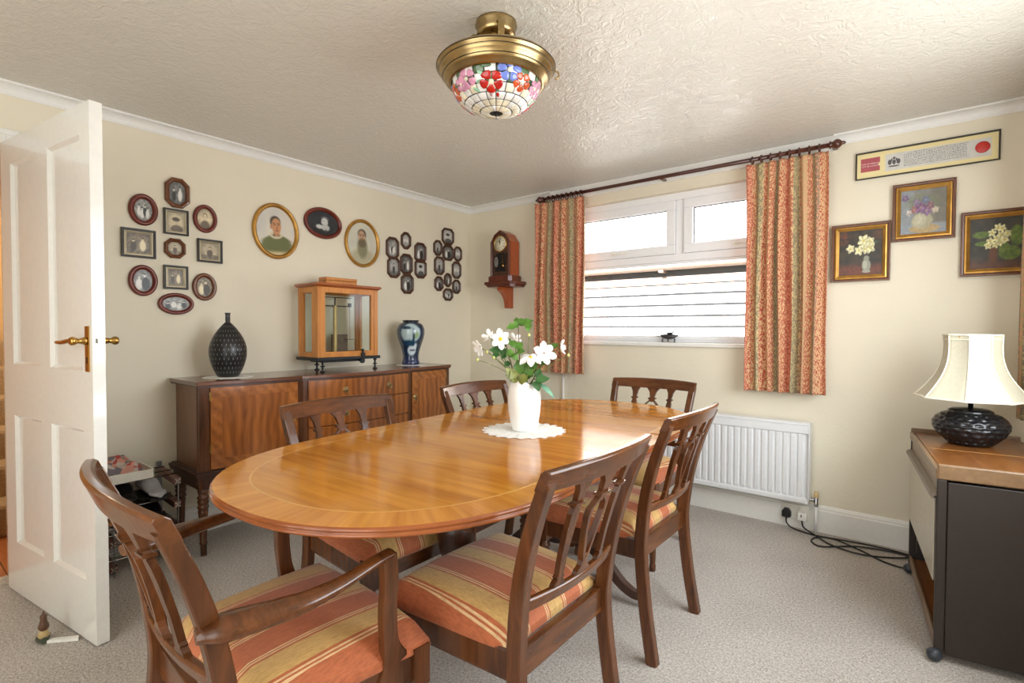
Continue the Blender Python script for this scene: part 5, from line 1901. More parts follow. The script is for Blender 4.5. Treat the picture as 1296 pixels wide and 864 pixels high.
for y, front in ((SY0 + 0.028, 1), (SY1 - 0.028, 1), (SP1, 1), (SP2, 1), (SY0 + 0.028, 0), (SY1 - 0.028, 0)):
    x = sfx(min(max(y, SY0 + .01), SY1 - .01)) - 0.032 if front else 0.055
    mb = MB()
    mb.lathe([(0.011, 0), (0.014, 0.002), (0.015, 0.06), (0.018, 0.062), (0.018, 0.070), (0.016, 0.074), (0.022, 0.215), (0.024, 0.235), (0.020, 0.240), (0.027, 0.248), (0.027, 0.258), (0.021, 0.264), (0.025, 0.272), (0.027, 0.285), (0.022, 0.292), (0.027, 0.30), (0.027, 0.306), (0.020, 0.312), (0.024, 0.33), (0.026, 0.346)], 18, x, y)
    mb.box(x - 0.024, x + 0.024, y - 0.024, y + 0.024, 0.345, 0.404)
    mb.build('leg', 'mahogany', sb)

# ------------------------------------------------------------------ things on the sideboard
def mat_disc(label, x, y, z, r, n=26):
    t = MB()
    rings = []
    for rr, zz in ((r, 0.0), (r, 0.0018), (r * .9, 0.0022), (0.01, 0.002)):
        rings.append([Vector((x + rr * (1 + .03 * math.sin(n * a)) * math.cos(a), y + rr * (1 + .03 * math.sin(n * a)) * math.sin(a), z + zz)) for a in [2 * PI * k / 104 for k in range(104)]])
    t.loops(rings, True, True, True)
    return tag(t.build('doily', 'lace'), label, 'doily')


mat_disc('white lace mat under the black dashed vase on the sideboard', 0.205, -2.190, STOP + 0.0004, 0.125)
mat_disc('white lace mat under the blue vase on the sideboard', 0.200, -0.872, STOP + 0.0004, 0.108)
bp = [(0.050, 0), (0.054, 0.004)]
for k in range(1, 21):
    t_ = k / 20
    z = 0.004 + 0.30 * t_
    r_ = 0.054 + (0.095 - 0.054) * math.sin(min(1, t_ / 0.46) * PI / 2) ** 0.9 if t_ < 0.46 else 0.012 + (0.095 - 0.012) * (math.cos((t_ - 0.46) / 0.54 * PI / 2) ** 0.88)
    bp.append((r_, z))
bp += [(0.0125, 0.318), (0.0125, 0.345), (0.0145, 0.352), (0.0145, 0.356), (0.010, 0.356), (0.010, 0.32)]
mb = MB(); mb.lathe(bp, 40, 0.205, -2.190, STOP + 0.003, uv=True)
tag(mb.build('black_vase', 'dashed_black', fix=False), 'tall black bottle vase with pale dashes at the left end of the sideboard', 'vase')


def swan_paint(a, t):
    """blue glaze with trees, pale sky and a white bird; a = angle round, t = height 0..1"""
    u = ((a / (2 * PI)) * 3) % 1.0 * 2 - 1
    v = t * 2 - 1
    n = vnoise(u * 2 + 5, v * 3, 5, 51)
    c = mixl((24, 40, 62), (34, 58, 86), n)
    c = mixl(c, (178, 198, 198), ell(u, v, 0.0, 0.42, 0.72, 0.44, 0.15))
    c = mixl(c, (140, 168, 120), ell(u, v, 0.35, 0.34, 0.22, 0.14, 0.4))
    c = mixl(c, (34, 60, 84), ell(u, v, -0.30, 0.66, 0.34, 0.07, 0.3))
    c = mixl(c, (30, 56, 82), ell(u, v, 0.20, 0.18, 0.08, 0.5, 0.2))
    c = mixl(c, (28, 66, 92), ell(u, v, -0.1, -0.02, 0.5, 0.14, 0.3))
    c = mixl(c, (206, 218, 224), ell(u, v, 0.1, -0.36, 0.44, 0.22, 0.15))
    c = mixl(c, (206, 218, 224), ell(u, v, 0.42, -0.22, 0.14, 0.2, 0.2))
    c = mixl(c, (28, 36, 60), ell(u, v, 0.18, -0.34, 0.26, 0.035, 0.3))
    c = mixl(c, (28, 36, 60), ell(u, v, -0.05, -0.24, 0.3, 0.025, 0.3))
    c = mixl(c, (34, 46, 86), sm(-0.62, -0.72, v))
    c = mixl(c, (26, 28, 36), sm(0.88, 0.93, v))
    return c


prof = [(0.060, 0), (0.066, 0.004), (0.067, 0.016), (0.060, 0.04), (0.060, 0.07), (0.068, 0.11), (0.084, 0.16), (0.098, 0.20), (0.104, 0.235), (0.104, 0.265), (0.094, 0.295), (0.078, 0.312), (0.062, 0.318), (0.058, 0.322), (0.062, 0.330), (0.064, 0.336), (0.056, 0.336), (0.050, 0.32)]
sub = []
for (r0, z0), (r1, z1) in zip(prof, prof[1:]):
    for k in range(4):
        sub.append((r0 + (r1 - r0) * k / 4, z0 + (z1 - z0) * k / 4))
sub.append(prof[-1])
mb = MB(); mb.lathe(sub, 72, 0.200, -0.872, STOP + 0.003)
for i, v in enumerate(mb.v):
    a = math.atan2(v.y + 0.872, v.x - 0.200) + 1.75
    mb.col[i] = lin(*swan_paint(a % (2 * PI), min(1, (v.z - STOP - 0.003) / 0.336)))
tag(mb.build('blue_vase', 'glazed'), 'blue glazed baluster vase with a painted bird at the right end of the sideboard', 'vase')

# ------------------------------------------------------------------ glazed chemical balance
BX0, BX1, BY0, BY1, BZ0, BZ1 = 0.090, 0.318, -1.712, -1.262, 0.992, 1.440
bal = thing('balance_case', 'old laboratory balance in a glazed oak case standing on the sideboard', 'balance', (0.20, -1.49, STOP))
MB().box(BX0 - 0.012, BX1 + 0.012, BY0 - 0.012, BY1 + 0.012, BZ0 - 0.020, BZ0).build('base_plate', 'black_iron', bal, 0.003)
pt = 0.030
for x in (BX0, BX1 - pt):
    for y in (BY0, BY1 - pt):
        MB().box(x, x + pt, y, y + pt, BZ0, BZ1 - 0.005).build('corner_post', 'oak_case', bal, 0.001)
mb = MB()
for z0, z1 in ((BZ0, BZ0 + 0.030), (BZ1 - 0.040, BZ1 - 0.005)):
    mb.box(BX0 + 0.002, BX0 + 0.02, BY0 + pt, BY1 - pt, z0, z1).box(BX0 + pt, BX1 - pt, BY0 + 0.002, BY0 + 0.02, z0, z1).box(BX0 + pt, BX1 - pt, BY1 - 0.02, BY1 - 0.002, z0, z1)
# inner stiles of the end panels
for y in (BY0 + 0.002, BY1 - 0.020):
    mb.box(BX0 + pt, BX0 + pt + 0.022, y, y + 0.018, BZ0 + .03, BZ1 - .04).box(BX1 - pt - 0.040, BX1 - pt, y, y + 0.018, BZ0 + .03, BZ1 - .04)
mb.build('case_rails', 'oak_case', bal, 0.001)
mb = MB()
fx0, fx1 = BX1 - 0.018, BX1 - 0.001
for (y0, y1, z0, z1) in ((BY0 + pt, BY0 + pt + 0.024, BZ0, BZ1 - .005), (BY1 - pt - 0.022, BY1 - pt - 0.002, BZ0, BZ1 - .005), (BY0 + pt + .024, BY1 - pt - .022, BZ0, BZ0 + 0.034), (BY0 + pt + .024, BY1 - pt - .022, BZ1 - 0.040, BZ1 - .005)):
    mb.box(fx0, fx1, y0, y1, z0, z1)
sash = mb.build('sliding_sash', 'oak_case', bal, 0.001)
MB().box(fx0 + .006, fx0 + .009, BY0 + pt + .02, BY1 - pt - .02, BZ0 + .03, BZ1 - .036).build('pane', 'case_glass', sash)
mb = MB().box(BX1 - 0.002, BX1 + 0.014, -1.400, -1.372, BZ0 + 0.002, BZ0 + 0.022).box(BX1 - 0.002, BX1 + 0.010, -1.392, -1.380, BZ0 + 0.022, BZ0 + 0.048)
mb.build('sash_lift', 'black_iron', sash, 0.002)
for y in (BY0 + 0.010, BY1 - 0.013):
    MB().box(BX0 + pt + .02, BX1 - pt - .036, y, y + .003, BZ0 + .028, BZ1 - .038).build('pane', 'case_glass', bal)
MB().box(BX0 + 0.009, BX0 + 0.012, BY0 + pt, BY1 - pt, BZ0 + .028, BZ1 - .038).build('pane', 'case_glass', bal)
mb = MB()
o1 = [(BX0 - 0.018, BY0 - 0.018), (BX1 + 0.018, BY0 - 0.018), (BX1 + 0.018, BY1 + 0.018), (BX0 - 0.018, BY1 + 0.018)]
o2 = [(BX0 - 0.002, BY0 - 0.002), (BX1 + 0.002, BY0 - 0.002), (BX1 + 0.002, BY1 + 0.002), (BX0 - 0.002, BY1 + 0.002)]
mb.loops([[Vector((x, y, BZ1 - 0.006)) for x, y in o2], [Vector((x, y, BZ1 + 0.006)) for x, y in o1], [Vector((x, y, BZ1 + 0.012)) for x, y in o1], [Vector((x * .98 + .004, y * .98 - .03, BZ1 + 0.018)) for x, y in o1]], True, True, True, smooth=False)
mb.build('cornice', 'oak_dark', bal)
# legs and levelling screws
for (x, y) in ((BX1 - 0.02, BY0 + 0.045), (BX1 - 0.02, BY1 - 0.010), (BX0 + 0.03, -1.60)):
    mb = MB()
    mb.lathe([(0.016, 0), (0.016, 0.006), (0.006, 0.010), (0.006, 0.030), (0.015, 0.032), (0.015, 0.038), (0.006, 0.040), (0.006, 0.058), (0.012, 0.060), (0.010, 0.072)], 14, x, y, STOP + 0.0005)
    mb.build('levelling_foot', 'black_iron', bal)
MB().lathe([(0.010, 0), (0.018, 0.004), (0.018, 0.016), (0.008, 0.020), (0.006, 0.05)], 16, M=Matrix.Translation((BX1 + 0.02, -1.395, BZ0 - 0.030)) @ Matrix.Rotation(-PI / 2, 4, 'Y')).build('beam_release_knob', 'black_iron', bal)
MB().box(BX0 + 0.04, BX1 - 0.02, BY0 + 0.06, BY1 - 0.1, BZ0 - 0.034, BZ0 - 0.020).build('release_bar', 'black_iron', bal)
# the balance inside
mb = MB().box(0.195, 0.213, -1.527, -1.509, BZ0 + 0.006, 1.325)
mb.box(0.188, 0.220, -1.534, -1.502, BZ0 + 0.001, BZ0 + 0.012)
mb.build('pillar', 'scale_brass', bal, 0.002)
MB().box(0.198, 0.208, -1.640, -1.396, 1.318, 1.326).box(0.196, 0.210, -1.650, -1.394, 1.376, 1.381).box(0.201, 0.206, -1.522, -1.514, 1.32, 1.376).box(0.196, 0.212, -1.416, -1.398, 1.318, 1.345).build('beam', 'black_iron', bal)
for y in (-1.636, -1.405):
    MB().tube([(0.203, y, 1.318), (0.203, y, 1.10)], 0.0016, 5).lathe([(0.001, 0), (0.036, 0.002), (0.040, 0.006), (0.034, 0.004)], 18, 0.203, y, 1.098).build('pan', 'steel', bal)
MB().box(0.15, 0.162, -1.515, -1.395, BZ0 + 0.001, 1.135).build('slate_card', 'scale_slate', bal, 0.002)
MB().box(BX0 + .01, BX1 - .02, BY0 + .02, BY1 - .02, BZ0, BZ0 + 0.001).build('case_floor', 'oak_case', bal)
wbx = thing('weights_box', 'small flat oak box lying on top of the balance case', 'box', (0.20, -1.490, BZ1 + 0.018))
MB().box(0.155, 0.245, -1.606, -1.376, BZ1 + 0.0185, BZ1 + 0.045).build('box_base', 'oak_case', wbx, 0.002)
MB().box(0.155, 0.245, -1.606, -1.376, BZ1 + 0.0465, BZ1 + 0.066).build('box_lid', 'oak_case', wbx, 0.002)

# ================================================================== WINDOW-SILL ORNAMENT
ol = thing('oil_lamp', 'small pewter oil lamp with loop handle standing on the window sill', 'ornament', (1.862, 0.012, WZ0))
def olx(dx, dz):
    return Vector((1.862 + dx, 0.012, WZ0 + 0.0005 + dz))


mb = MB()
rings = []
for i in range(13):
    t_ = -1 + 2 * i / 12
    cx = t_ * 0.058 + 0.004
    rr = 0.024 * math.sqrt(max(0.02, 1 - abs(t_) ** 2.4))
    rings.append([olx(cx, 0.040 + 0.006 * t_ * t_) + Vector((0, rr * 0.9 * math.cos(a), rr * 0.75 * math.sin(a))) for a in [2 * PI * k / 14 for k in range(14)]])
mb.loops(rings)
mb.build('body', 'pewter', ol)
MB().tube([olx(-0.052 + 0.018 * math.cos(a) - .014, 0.060 + 0.018 * math.sin(a)) for a in [2 * PI * k / 16 for k in range(17)]], 0.0035, 6, cap=False).build('loop_handle', 'pewter', ol)
M = Matrix.Translation(olx(0.006, 0.056))
MB().lathe([(0.012, 0), (0.016, 0.006), (0.024, 0.012), (0.014, 0.014), (0.001, 0.015)], 14, M=M).build('lid', 'pewter', ol)
MB().tube([olx(0.022, 0.056), olx(0.034, 0.068), olx(0.050, 0.092)], [0.005, 0.005, 0.003], 8).build('finial', 'pewter', ol)
MB().tube([olx(0.052, 0.046), olx(0.066, 0.048), olx(0.076, 0.056)], [0.009, 0.006, 0.003], 8).build('spout', 'pewter', ol)
for dx in (-0.038, 0.0, 0.044):
    s_ = -1 if dx < 0 else 1
    MB().tube([olx(dx, 0.026), olx(dx + s_ * .004 * (dx != 0), 0.012), olx(dx - s_ * .004 * (dx != 0), 0.006), olx(dx + s_ * 0.008 * (dx != 0), 0.0035)], [0.007, 0.005, 0.004, 0.0035], 8).build('foot', 'pewter', ol)

# ================================================================== RADIATOR, SOCKET, CABLES
rad = thing('radiator', 'white ribbed panel radiator on the back wall below the right-hand curtain', 'radiator', (2.20, -0.09, 0.17))
RX0, RX1, RZ0, RZ1, RYF = 1.58, 2.742, 0.172, 0.640, -0.098
mb = MB()
pts = []
nr = 29
for k in range(nr):
    x0 = RX0 + 0.020 + (RX1 - RX0 - 0.040) * k / nr
    w = (RX1 - RX0 - 0.040) / nr
    pts += [(x0, 0.008), (x0 + w * .12, 0.0), (x0 + w * .62, 0.0), (x0 + w * .74, 0.008)]
pts.append((RX1 - 0.020, 0.008))
zs = [RZ0 + 0.030, RZ0 + 0.045, RZ1 - 0.075, RZ1 - 0.062]
rings = []
for j, z in enumerate(zs):
    rings.append([Vector((x, RYF + (d if 0 < j < 3 else 0.008), z)) for x, d in pts])
mb.loops(rings, False, False, False, smooth=False)
mb.build('ribbed_panel', 'radiator_white', rad)
MB().box(RX0, RX1, RYF - 0.004, RYF + 0.014, RZ1 - 0.064, RZ1 - 0.012).box(RX0, RX1, RYF + 0.014, -0.030, RZ0 + 0.03, RZ1 - 0.02).build('panel_back', 'radiator_white', rad, 0.004)
MB().box(RX0, RX1, RYF - 0.005, RYF + 0.022, RZ0, RZ0 + 0.032).build('bottom_channel', 'radiator_white', rad, 0.008)
MB().box(RX0 - 0.004, RX1 + 0.004, RYF - 0.008, -0.026, RZ1 - 0.016, RZ1).box(RX1 - 0.002, RX1 + 0.004, RYF - 0.006, -0.028, RZ0 + 0.02, RZ1 - 0.014).box(RX0 - .004, RX0 + .002, RYF - 0.006, -0.028, RZ0 + 0.02, RZ1 - 0.014).build('casing', 'radiator_white', rad, 0.003)
MB().box(RX0 + 0.2, RX0 + 0.24, -0.030, -0.001, 0.25, 0.58).box(RX1 - 0.24, RX1 - 0.20, -0.030, -0.001, 0.25, 0.58).build('wall_bracket', 'radiator_white', rad)
vy = -0.066
vv_ = MB().tube([(RX1, vy, 0.195), (RX1 + 0.018, vy, 0.195)], 0.009, 10).tube([(RX1 + 0.014, vy, 0.195), (RX1 + 0.026, vy, 0.195)], 0.012, 8).lathe([(0.009, 0.160), (0.012, 0.162), (0.012, 0.178), (0.010, 0.184), (0.011, 0.212), (0.009, 0.216)], 12, RX1 + 0.036, vy).build('valve', 'chrome', rad)
MB().lathe([(0.010, 0.214), (0.0125, 0.217), (0.0125, 0.240), (0.010, 0.247), (0.002, 0.248)], 14, RX1 + 0.036, vy).build('valve_cap', 'valve_cream', vv_)
MB().tube([(RX1 + 0.036, vy, 0.0), (RX1 + 0.036, vy, 0.162)], 0.0085, 10).build('feed_pipe', 'white_paint', rad)

so = thing('double_socket', 'white double wall socket on the skirting board below the radiator valve', 'socket', (2.66, -0.018, 0.095))
MB().box(2.590, 2.738, -0.0275, -0.0182, 0.052, 0.140).build('face_plate', 'socket_white', so, 0.003)
for x in (2.645, 2.685):
    MB().box(x - 0.007, x + 0.007, -0.031, -0.0275, 0.108, 0.128).build('rocker_switch', 'socket_white', so, 0.001)
mb = MB()
for cx in (2.622, 2.706):
    mb.box(cx - 0.003, cx + 0.003, -0.0279, -0.0274, 0.095, 0.105).box(cx - 0.014, cx - 0.008, -0.0279, -0.0274, 0.072, 0.076).box(cx + 0.008, cx + 0.014, -0.0279, -0.0274, 0.072, 0.076)
mb.build('pin_holes', 'dark_gap', so)
pg = thing('plug', 'black three-pin plug in the left half of the wall socket', 'plug', (2.622, -0.045, 0.085))
mb = MB()
pl_ = [(2.597, 0.066), (2.604, 0.058), (2.640, 0.058), (2.647, 0.066), (2.646, 0.094), (2.634, 0.112), (2.610, 0.112), (2.598, 0.094)]
mb.loops([[Vector((2.622 + (x - 2.622) * s_, y, 0.085 + (z - 0.085) * s_)) for x, z in pl_] for s_, y in ((1, -0.0280), (1, -0.046), (0.9, -0.056), (0.6, -0.060))], True, True, True, smooth=False)
mb.build('plug_body', 'black_plastic', pg, 0.002)
MB().tube([(2.622, -0.045, 0.060), (2.622, -0.048, 0.046)], [0.0065, 0.004], 8).build('cord_grip', 'black_plastic', pg)
ch = thing('charger_plug', 'white plug-in adapter in the right half of the wall socket', 'plug', (2.706, -0.045, 0.085))
MB().box(2.683, 2.729, -0.064, -0.0280, 0.058, 0.106).build('adapter_body', 'white_plastic', ch, 0.005)
MB().box(2.700, 2.706, -0.0648, -0.0638, 0.080, 0.094).build('indicator', 'black_plastic', ch)


def cable(name, label, pts):
    return tag(MB().tube(catmull(pts, 8), 0.0042, 8).build(name, 'black_cable'), label, 'cable')


zc = 0.0065
cable('power_cable', 'black flex running from the black plug along the skirting to the trolley', [(2.622, -0.048, 0.050), (2.628, -0.060, 0.030), (2.66, -0.075, 0.012), (2.74, -0.095, zc), (2.80, -0.10, zc), (2.90, -0.085, zc), (3.02, -0.070, zc), (3.13, -0.075, zc), (3.22, -0.10, zc), (3.255, -0.16, zc)])
cable('power_cable', 'looped black lead lying on the carpet from the white adapter to the trolley', [(2.706, -0.060, 0.060), (2.716, -0.072, 0.030), (2.75, -0.090, 0.016), (2.79, -0.125, zc + .006), (2.86, -0.19, zc), (2.97, -0.235, zc), (3.07, -0.22, zc), (3.17, -0.16, zc), (3.20, -0.115, zc), (3.13, -0.10, zc), (2.99, -0.13, zc), (2.90, -0.20, zc), (2.84, -0.25, zc), (2.80, -0.245, zc), (2.775, -0.19, zc), (2.80, -0.135, zc + .004), (2.88, -0.125, zc + .008), (3.0, -0.18, zc), (3.11, -0.27, zc), (3.20, -0.29, zc), (3.25, -0.24, zc)])

# ================================================================== HOSTESS TROLLEY
tr = thing('hostess_trolley', 'brown metal serving trolley with a wooden top on castors at the right', 'trolley', (3.288, -1.098, 0), math.atan2(0.088, -0.82) - PI / 2 if False else R(6.1))
# local: x to the right (depth 0.40), y away from the camera (length 0.825)
TW, TLn = 0.385, 0.800
L = dict(parent=tr, local=True)
def tb(name, mat, x0, x1, y0, y1, z0, z1, bev=0.0):
    return MB().box(x0, x1, y0, y1, z0, z1).build(name, mat, tr, bev, local=True)


tb('end_panel', 'trolley_brown', 0.030, TW, 0.002, 0.020, 0.028, 0.640, 0.003)
tb('end_panel', 'trolley_brown', 0.030, TW, TLn - 0.020, TLn - 0.002, 0.028, 0.640, 0.003)
tb('corner_post', 'trolley_brown', 0.0, 0.028, 0.0, 0.022, 0.026, 0.648, 0.004)
tb('corner_post', 'trolley_brown', 0.0, 0.028, TLn - 0.022, TLn, 0.026, 0.648, 0.004)
tb('back_panel', 'trolley_dark', TW - 0.012, TW, 0.02, TLn - 0.02, 0.05, 0.64)
sh_ = tb('bottom_shelf', 'teak', 0.012, TW - 0.012, 0.022, TLn - 0.022, 0.062, 0.074)
tb('shelf_edge', 'teak_rim', 0.002, 0.012, 0.022, TLn - 0.022, 0.040, 0.088, 0.002)
tb('inner_compartment', 'trolley_dark', 0.13, TW - 0.012, 0.03, TLn - 0.03, 0.30, 0.64)
# drop-front panel leaning out, in pale grey
mb = MB()
Mt = Matrix.Translation((0.006, 0, 0.585)) @ Matrix.Rotation(R(-4), 4, 'Y')
mb.box(-0.004, 0.004, 0.030, TLn - 0.028, -0.235, 0.0, Mt)
tb('front_flap', 'trolley_metal', -0.002, 0.008, 0.026, TLn - 0.026, 0.275, 0.575, 0.002)
plain('flap_grey', lin(196, 188, 168), 0.35, coat=0.3)
MB().box(-0.0045, -0.002, 0.027, TLn - 0.027, 0.277, 0.572).build('flap_face', 'flap_grey', tr, local=True)
mb = MB()
mb.prism([(0.004, 0.600), (-0.014, 0.594), (-0.018, 0.582), (-0.012, 0.576), (-0.008, 0.584), (0.004, 0.588)], 0.006, TLn - 0.006, lambda x, z, d: Vector((x, d, z)))
mb.build('pull_rail', 'trolley_metal', tr, local=True)
tb('front_fascia', 'teak_rim', 0.004, 0.014, 0.022, TLn - 0.022, 0.600, 0.648)
# wooden top with raised rounded rim
tb('top_board', 'teak', 0.012, TW - 0.012, 0.014, TLn - 0.014, 0.668, 0.684)
mb = MB()
for (x0, x1, y0, y1, zt_) in ((0.0, TW, -0.004, 0.012, 0.702), (0.0, TW, TLn - 0.012, TLn + 0.004, 0.702), (-0.004, 0.012, -0.002, TLn + .002, 0.684), (TW - 0.012, TW + 0.004, -0.002, TLn + .002, 0.684)):
    mb.box(x0, x1, y0, y1, 0.648, zt_)
mb.build('top_rim', 'teak_rim', tr, 0.005, local=True)
mb = MB()
mb.box(0.002, 0.010, 0.0, TLn, 0.654, 0.658)
mb.build('rim_groove', 'trolley_metal', tr, local=True)
MB().box(0.014, TW - 0.014, TLn * 0.5 - 0.001, TLn * 0.5 + 0.001, 0.6838, 0.6845).build('top_seam', 'inlay_light', tr, local=True)
MB().box(0.255, 0.290, -0.006, -0.003, 0.662, 0.682).build('indicator_switch', 'black_plastic', tr, 0.001, local=True)
for (x, y) in ((0.010, -0.002), (0.010, TLn - 0.02), (TW - 0.02, 0.01), (TW - 0.02, TLn - 0.02)):
    mb = MB()
    M = Matrix.Translation((x - 0.008, y, 0.0225)) @ Matrix.Rotation(R(20), 4, 'Z') @ Matrix.Rotation(PI / 2, 4, 'Y')
    mb.lathe([(0.006, -0.022), (0.016, -0.018), (0.0222, -0.006), (0.0222, 0.006), (0.016, 0.018), (0.006, 0.022)], 20, M=M)
    mb.box(x - 0.006, x + 0.006, y - 0.006, y + 0.006, 0.030, 0.045)
    mb.build('castor', 'castor_grey', tr, local=True)

# ------------------------------------------------------------------ table lamp on the trolley
LX, LY, LZ = 3.405, -0.500, 0.6855
lp = thing('table_lamp', 'table lamp with a squat black hammered base and cream panelled shade on the trolley', 'lamp', (LX, LY, LZ))
mb = MB()
prof = [(0.070, 0.0), (0.075, 0.004), (0.090, 0.018), (0.114, 0.042), (0.129, 0.072), (0.130, 0.090), (0.120, 0.112), (0.098, 0.130), (0.076, 0.138), (0.074, 0.146), (0.062, 0.152), (0.03, 0.156), (0.014, 0.157)]
fine = []
for (r0, z0), (r1, z1) in zip(prof, prof[1:]):
    for k in range(5):
        fine.append((r0 + (r1 - r0) * k / 5, z0 + (z1 - z0) * k / 5))
fine.append(prof[-1])
n = 96
rings = []
for i, (r_, z) in enumerate(fine):
    ring = []
    for k in range(n):
        a = 2 * PI * k / n
        row = i / 4.0
        ph_ = (math.floor(row) % 2) * PI
        dim = (0.5 - 0.5 * math.cos(20 * a + ph_)) * math.sin(PI * (row % 1.0)) if 0.012 < z < 0.134 else 0
        rr = r_ - 0.010 * dim
        ring.append(Vector((LX + rr * math.cos(a), LY + rr * math.sin(a), LZ + z)))
    rings.append(ring)
mb.loops(rings, True, True, True)
plain('lamp_black', lin(26, 27, 30), 0.26, coat=0.2)
mb.build('base', 'lamp_black', lp)
MB().tube([(LX, LY, LZ + 0.155), (LX, LY, LZ + 0.40)], 0.009, 10).lathe([(0.016, 0.22), (0.018, 0.225), (0.018, 0.28), (0.012, 0.29)], 14, LX, LY, LZ).build('stem', 'lamp_black', lp)
# bell shade: eight soft panels
def shade_ring(t, k_out=0.0):
    z = 0.198 + (0.468 - 0.198) * t
    r_ = 0.192 - 0.096 * t - 0.043 * math.sin(PI * min(1, t * 1.0)) * (1 - 0.25 * t) + k_out
    pts = []
    for s in range(8):
        a0, a1 = PI / 8 + s * PI / 4 + 0.25, PI / 8 + (s + 1) * PI / 4 + 0.25
        p0 = Vector((math.cos(a0), math.sin(a0), 0)); p1 = Vector((math.cos(a1), math.sin(a1), 0))
        for q in range(6):
            f = q / 6
            pts.append(Vector((LX, LY, LZ + z)) + p0.lerp(p1, f) * r_ * (1 - 0.03 * math.sin(PI * f)))
    return pts


mb = MB()
rings = [shade_ring(k / 12) for k in range(13)] + [shade_ring(k / 12, -0.003) for k in range(12, -1, -1)]
mb.loops(rings + [rings[0]], True, False, False)
mb.build('shade', 'shade_cloth', lp)
mb = MB()
for s in range(8):
    mb.tube([shade_ring(k / 12, 0.001)[s * 6] for k in range(13)], 0.0026, 6)
for t_ in (0.0, 1.0):
    r_ = shade_ring(t_, 0.001)
    mb.tube(r_ + [r_[0]], 0.0040, 6, cap=False)
r_ = shade_ring(0.93, 0.002)
mb.tube(r_ + [r_[0]], 0.002, 6, cap=False)
mb.build('shade_trim', 'shade_trim', lp)
mb = MB()
for k in range(3):
    a = 2 * PI * k / 3
    mb.tube([(LX, LY, LZ + 0.40), (LX + 0.090 * math.cos(a), LY + 0.090 * math.sin(a), LZ + 0.462)], 0.002, 5)
mb.build('shade_spider', 'brass', lp)
MB().lathe([(0.012, 0.29), (0.028, 0.32), (0.030, 0.345), (0.016, 0.375), (0.001, 0.378)], 16, LX, LY, LZ).build('bulb', 'china_white', lp)

# ================================================================== CEILING LIGHT
CX, CY = 2.020, -2.015
cl = thing('ceiling_light', 'antique brass ceiling light with a leaded stained-glass flower bowl', 'ceiling light', (CX, CY, H))
MB().lathe([(0.074, H - 0.0005), (0.076, H - 0.012), (0.066, H - 0.030), (0.070, H - 0.040), (0.052, H - 0.048), (0.03, H - 0.052)][::-1], 36, CX, CY).build('canopy', 'antique_brass', cl)
MB().lathe([(0.022, 2.15), (0.024, 2.16), (0.012, 2.17), (0.012, 2.20), (0.030, 2.205), (0.030, 2.219)], 20, CX, CY).build('stem', 'antique_brass', cl)
pts = [(CX + 0.0, CY + 0.0, 0)]
for a in (R(205), R(320), R(85)):
    d = Vector((math.cos(a), math.sin(a), 0)); s_ = Vector((-d.y, d.x, 0))
    o_ = Vector((CX, CY, 0))
    path = [o_ + d * 0.085 + Vector((0, 0, 2.236)), o_ + d * 0.104 + Vector((0, 0, 2.222)), o_ + d * 0.106 + Vector((0, 0, 2.195)), o_ + d * 0.098 + Vector((0, 0, 2.165)), o_ + d * 0.10 + Vector((0, 0, 2.135))]
    mb = MB()
    mb.sweep_rect([o_ + d * 0.05 + Vector((0, 0, 2.236))] + catmull(path, 4), 0.022, 0.003, side=s_)
    mb.build('support_arm', 'antique_brass', cl)
prof = [(0.03, 2.150), (0.135, 2.150), (0.158, 2.146), (0.206, 2.118), (0.213, 2.110), (0.213, 2.104), (0.204, 2.100), (0.204, 2.094), (0.200, 2.084), (0.190, 2.076), (0.190, 2.070), (0.184, 2.062), (0.176, 2.058), (0.172, 2.050), (0.164, 2.046), (0.158, 2.050), (0.158, 2.09)]
MB().lathe(prof, 72, CX, CY, caps=False).build('rim', 'antique_brass', cl)
for rr, zz in ((0.2135, 2.107), (0.2035, 2.097), (0.190, 2.073)):
    MB().tube([(CX + rr * math.cos(2 * PI * k / 64), CY + rr * math.sin(2 * PI * k / 64), zz) for k in range(65)], 0.0016, 6, cap=False).build('rim_bead', 'lead_came', cl)
mb = MB()
kx = Vector((0.80, 0.60, 0))
o_ = Vector((CX, CY, 2.085)) + kx * 0.212
MB().tube([o_ + kx * (0.014 * math.sin(a)) + Vector((0, 0, 0.014 * math.cos(a))) for a in [PI * k / 10 for k in range(11)]], 0.003, 6).build('side_loop', 'antique_brass', cl)
# bowl: lead came body with raised glass pieces
DRAD, DDEP, DZ0 = 0.158, 0.108, 2.058


def dome(a, t, off=0.0):
    """t = 0 at the rim, 1 at the bottom"""
    ph_ = max(0.001, min(t, 0.999)) * PI / 2
    r_ = (DRAD + off) * math.cos(ph_) ** 0.9 if ph_ < 1.57 else 0.0
    z = DZ0 - (DDEP + off) * math.sin(ph_) ** 1.05
    return Vector((CX + r_ * math.cos(a), CY + r_ * math.sin(a), z))


mb = MB()
mb.loops([[dome(2 * PI * k / 64, t / 14) for k in range(64)] for t in range(14)] , True, False, True)
mb.build('bowl', 'lead_came', cl)
cells = {}


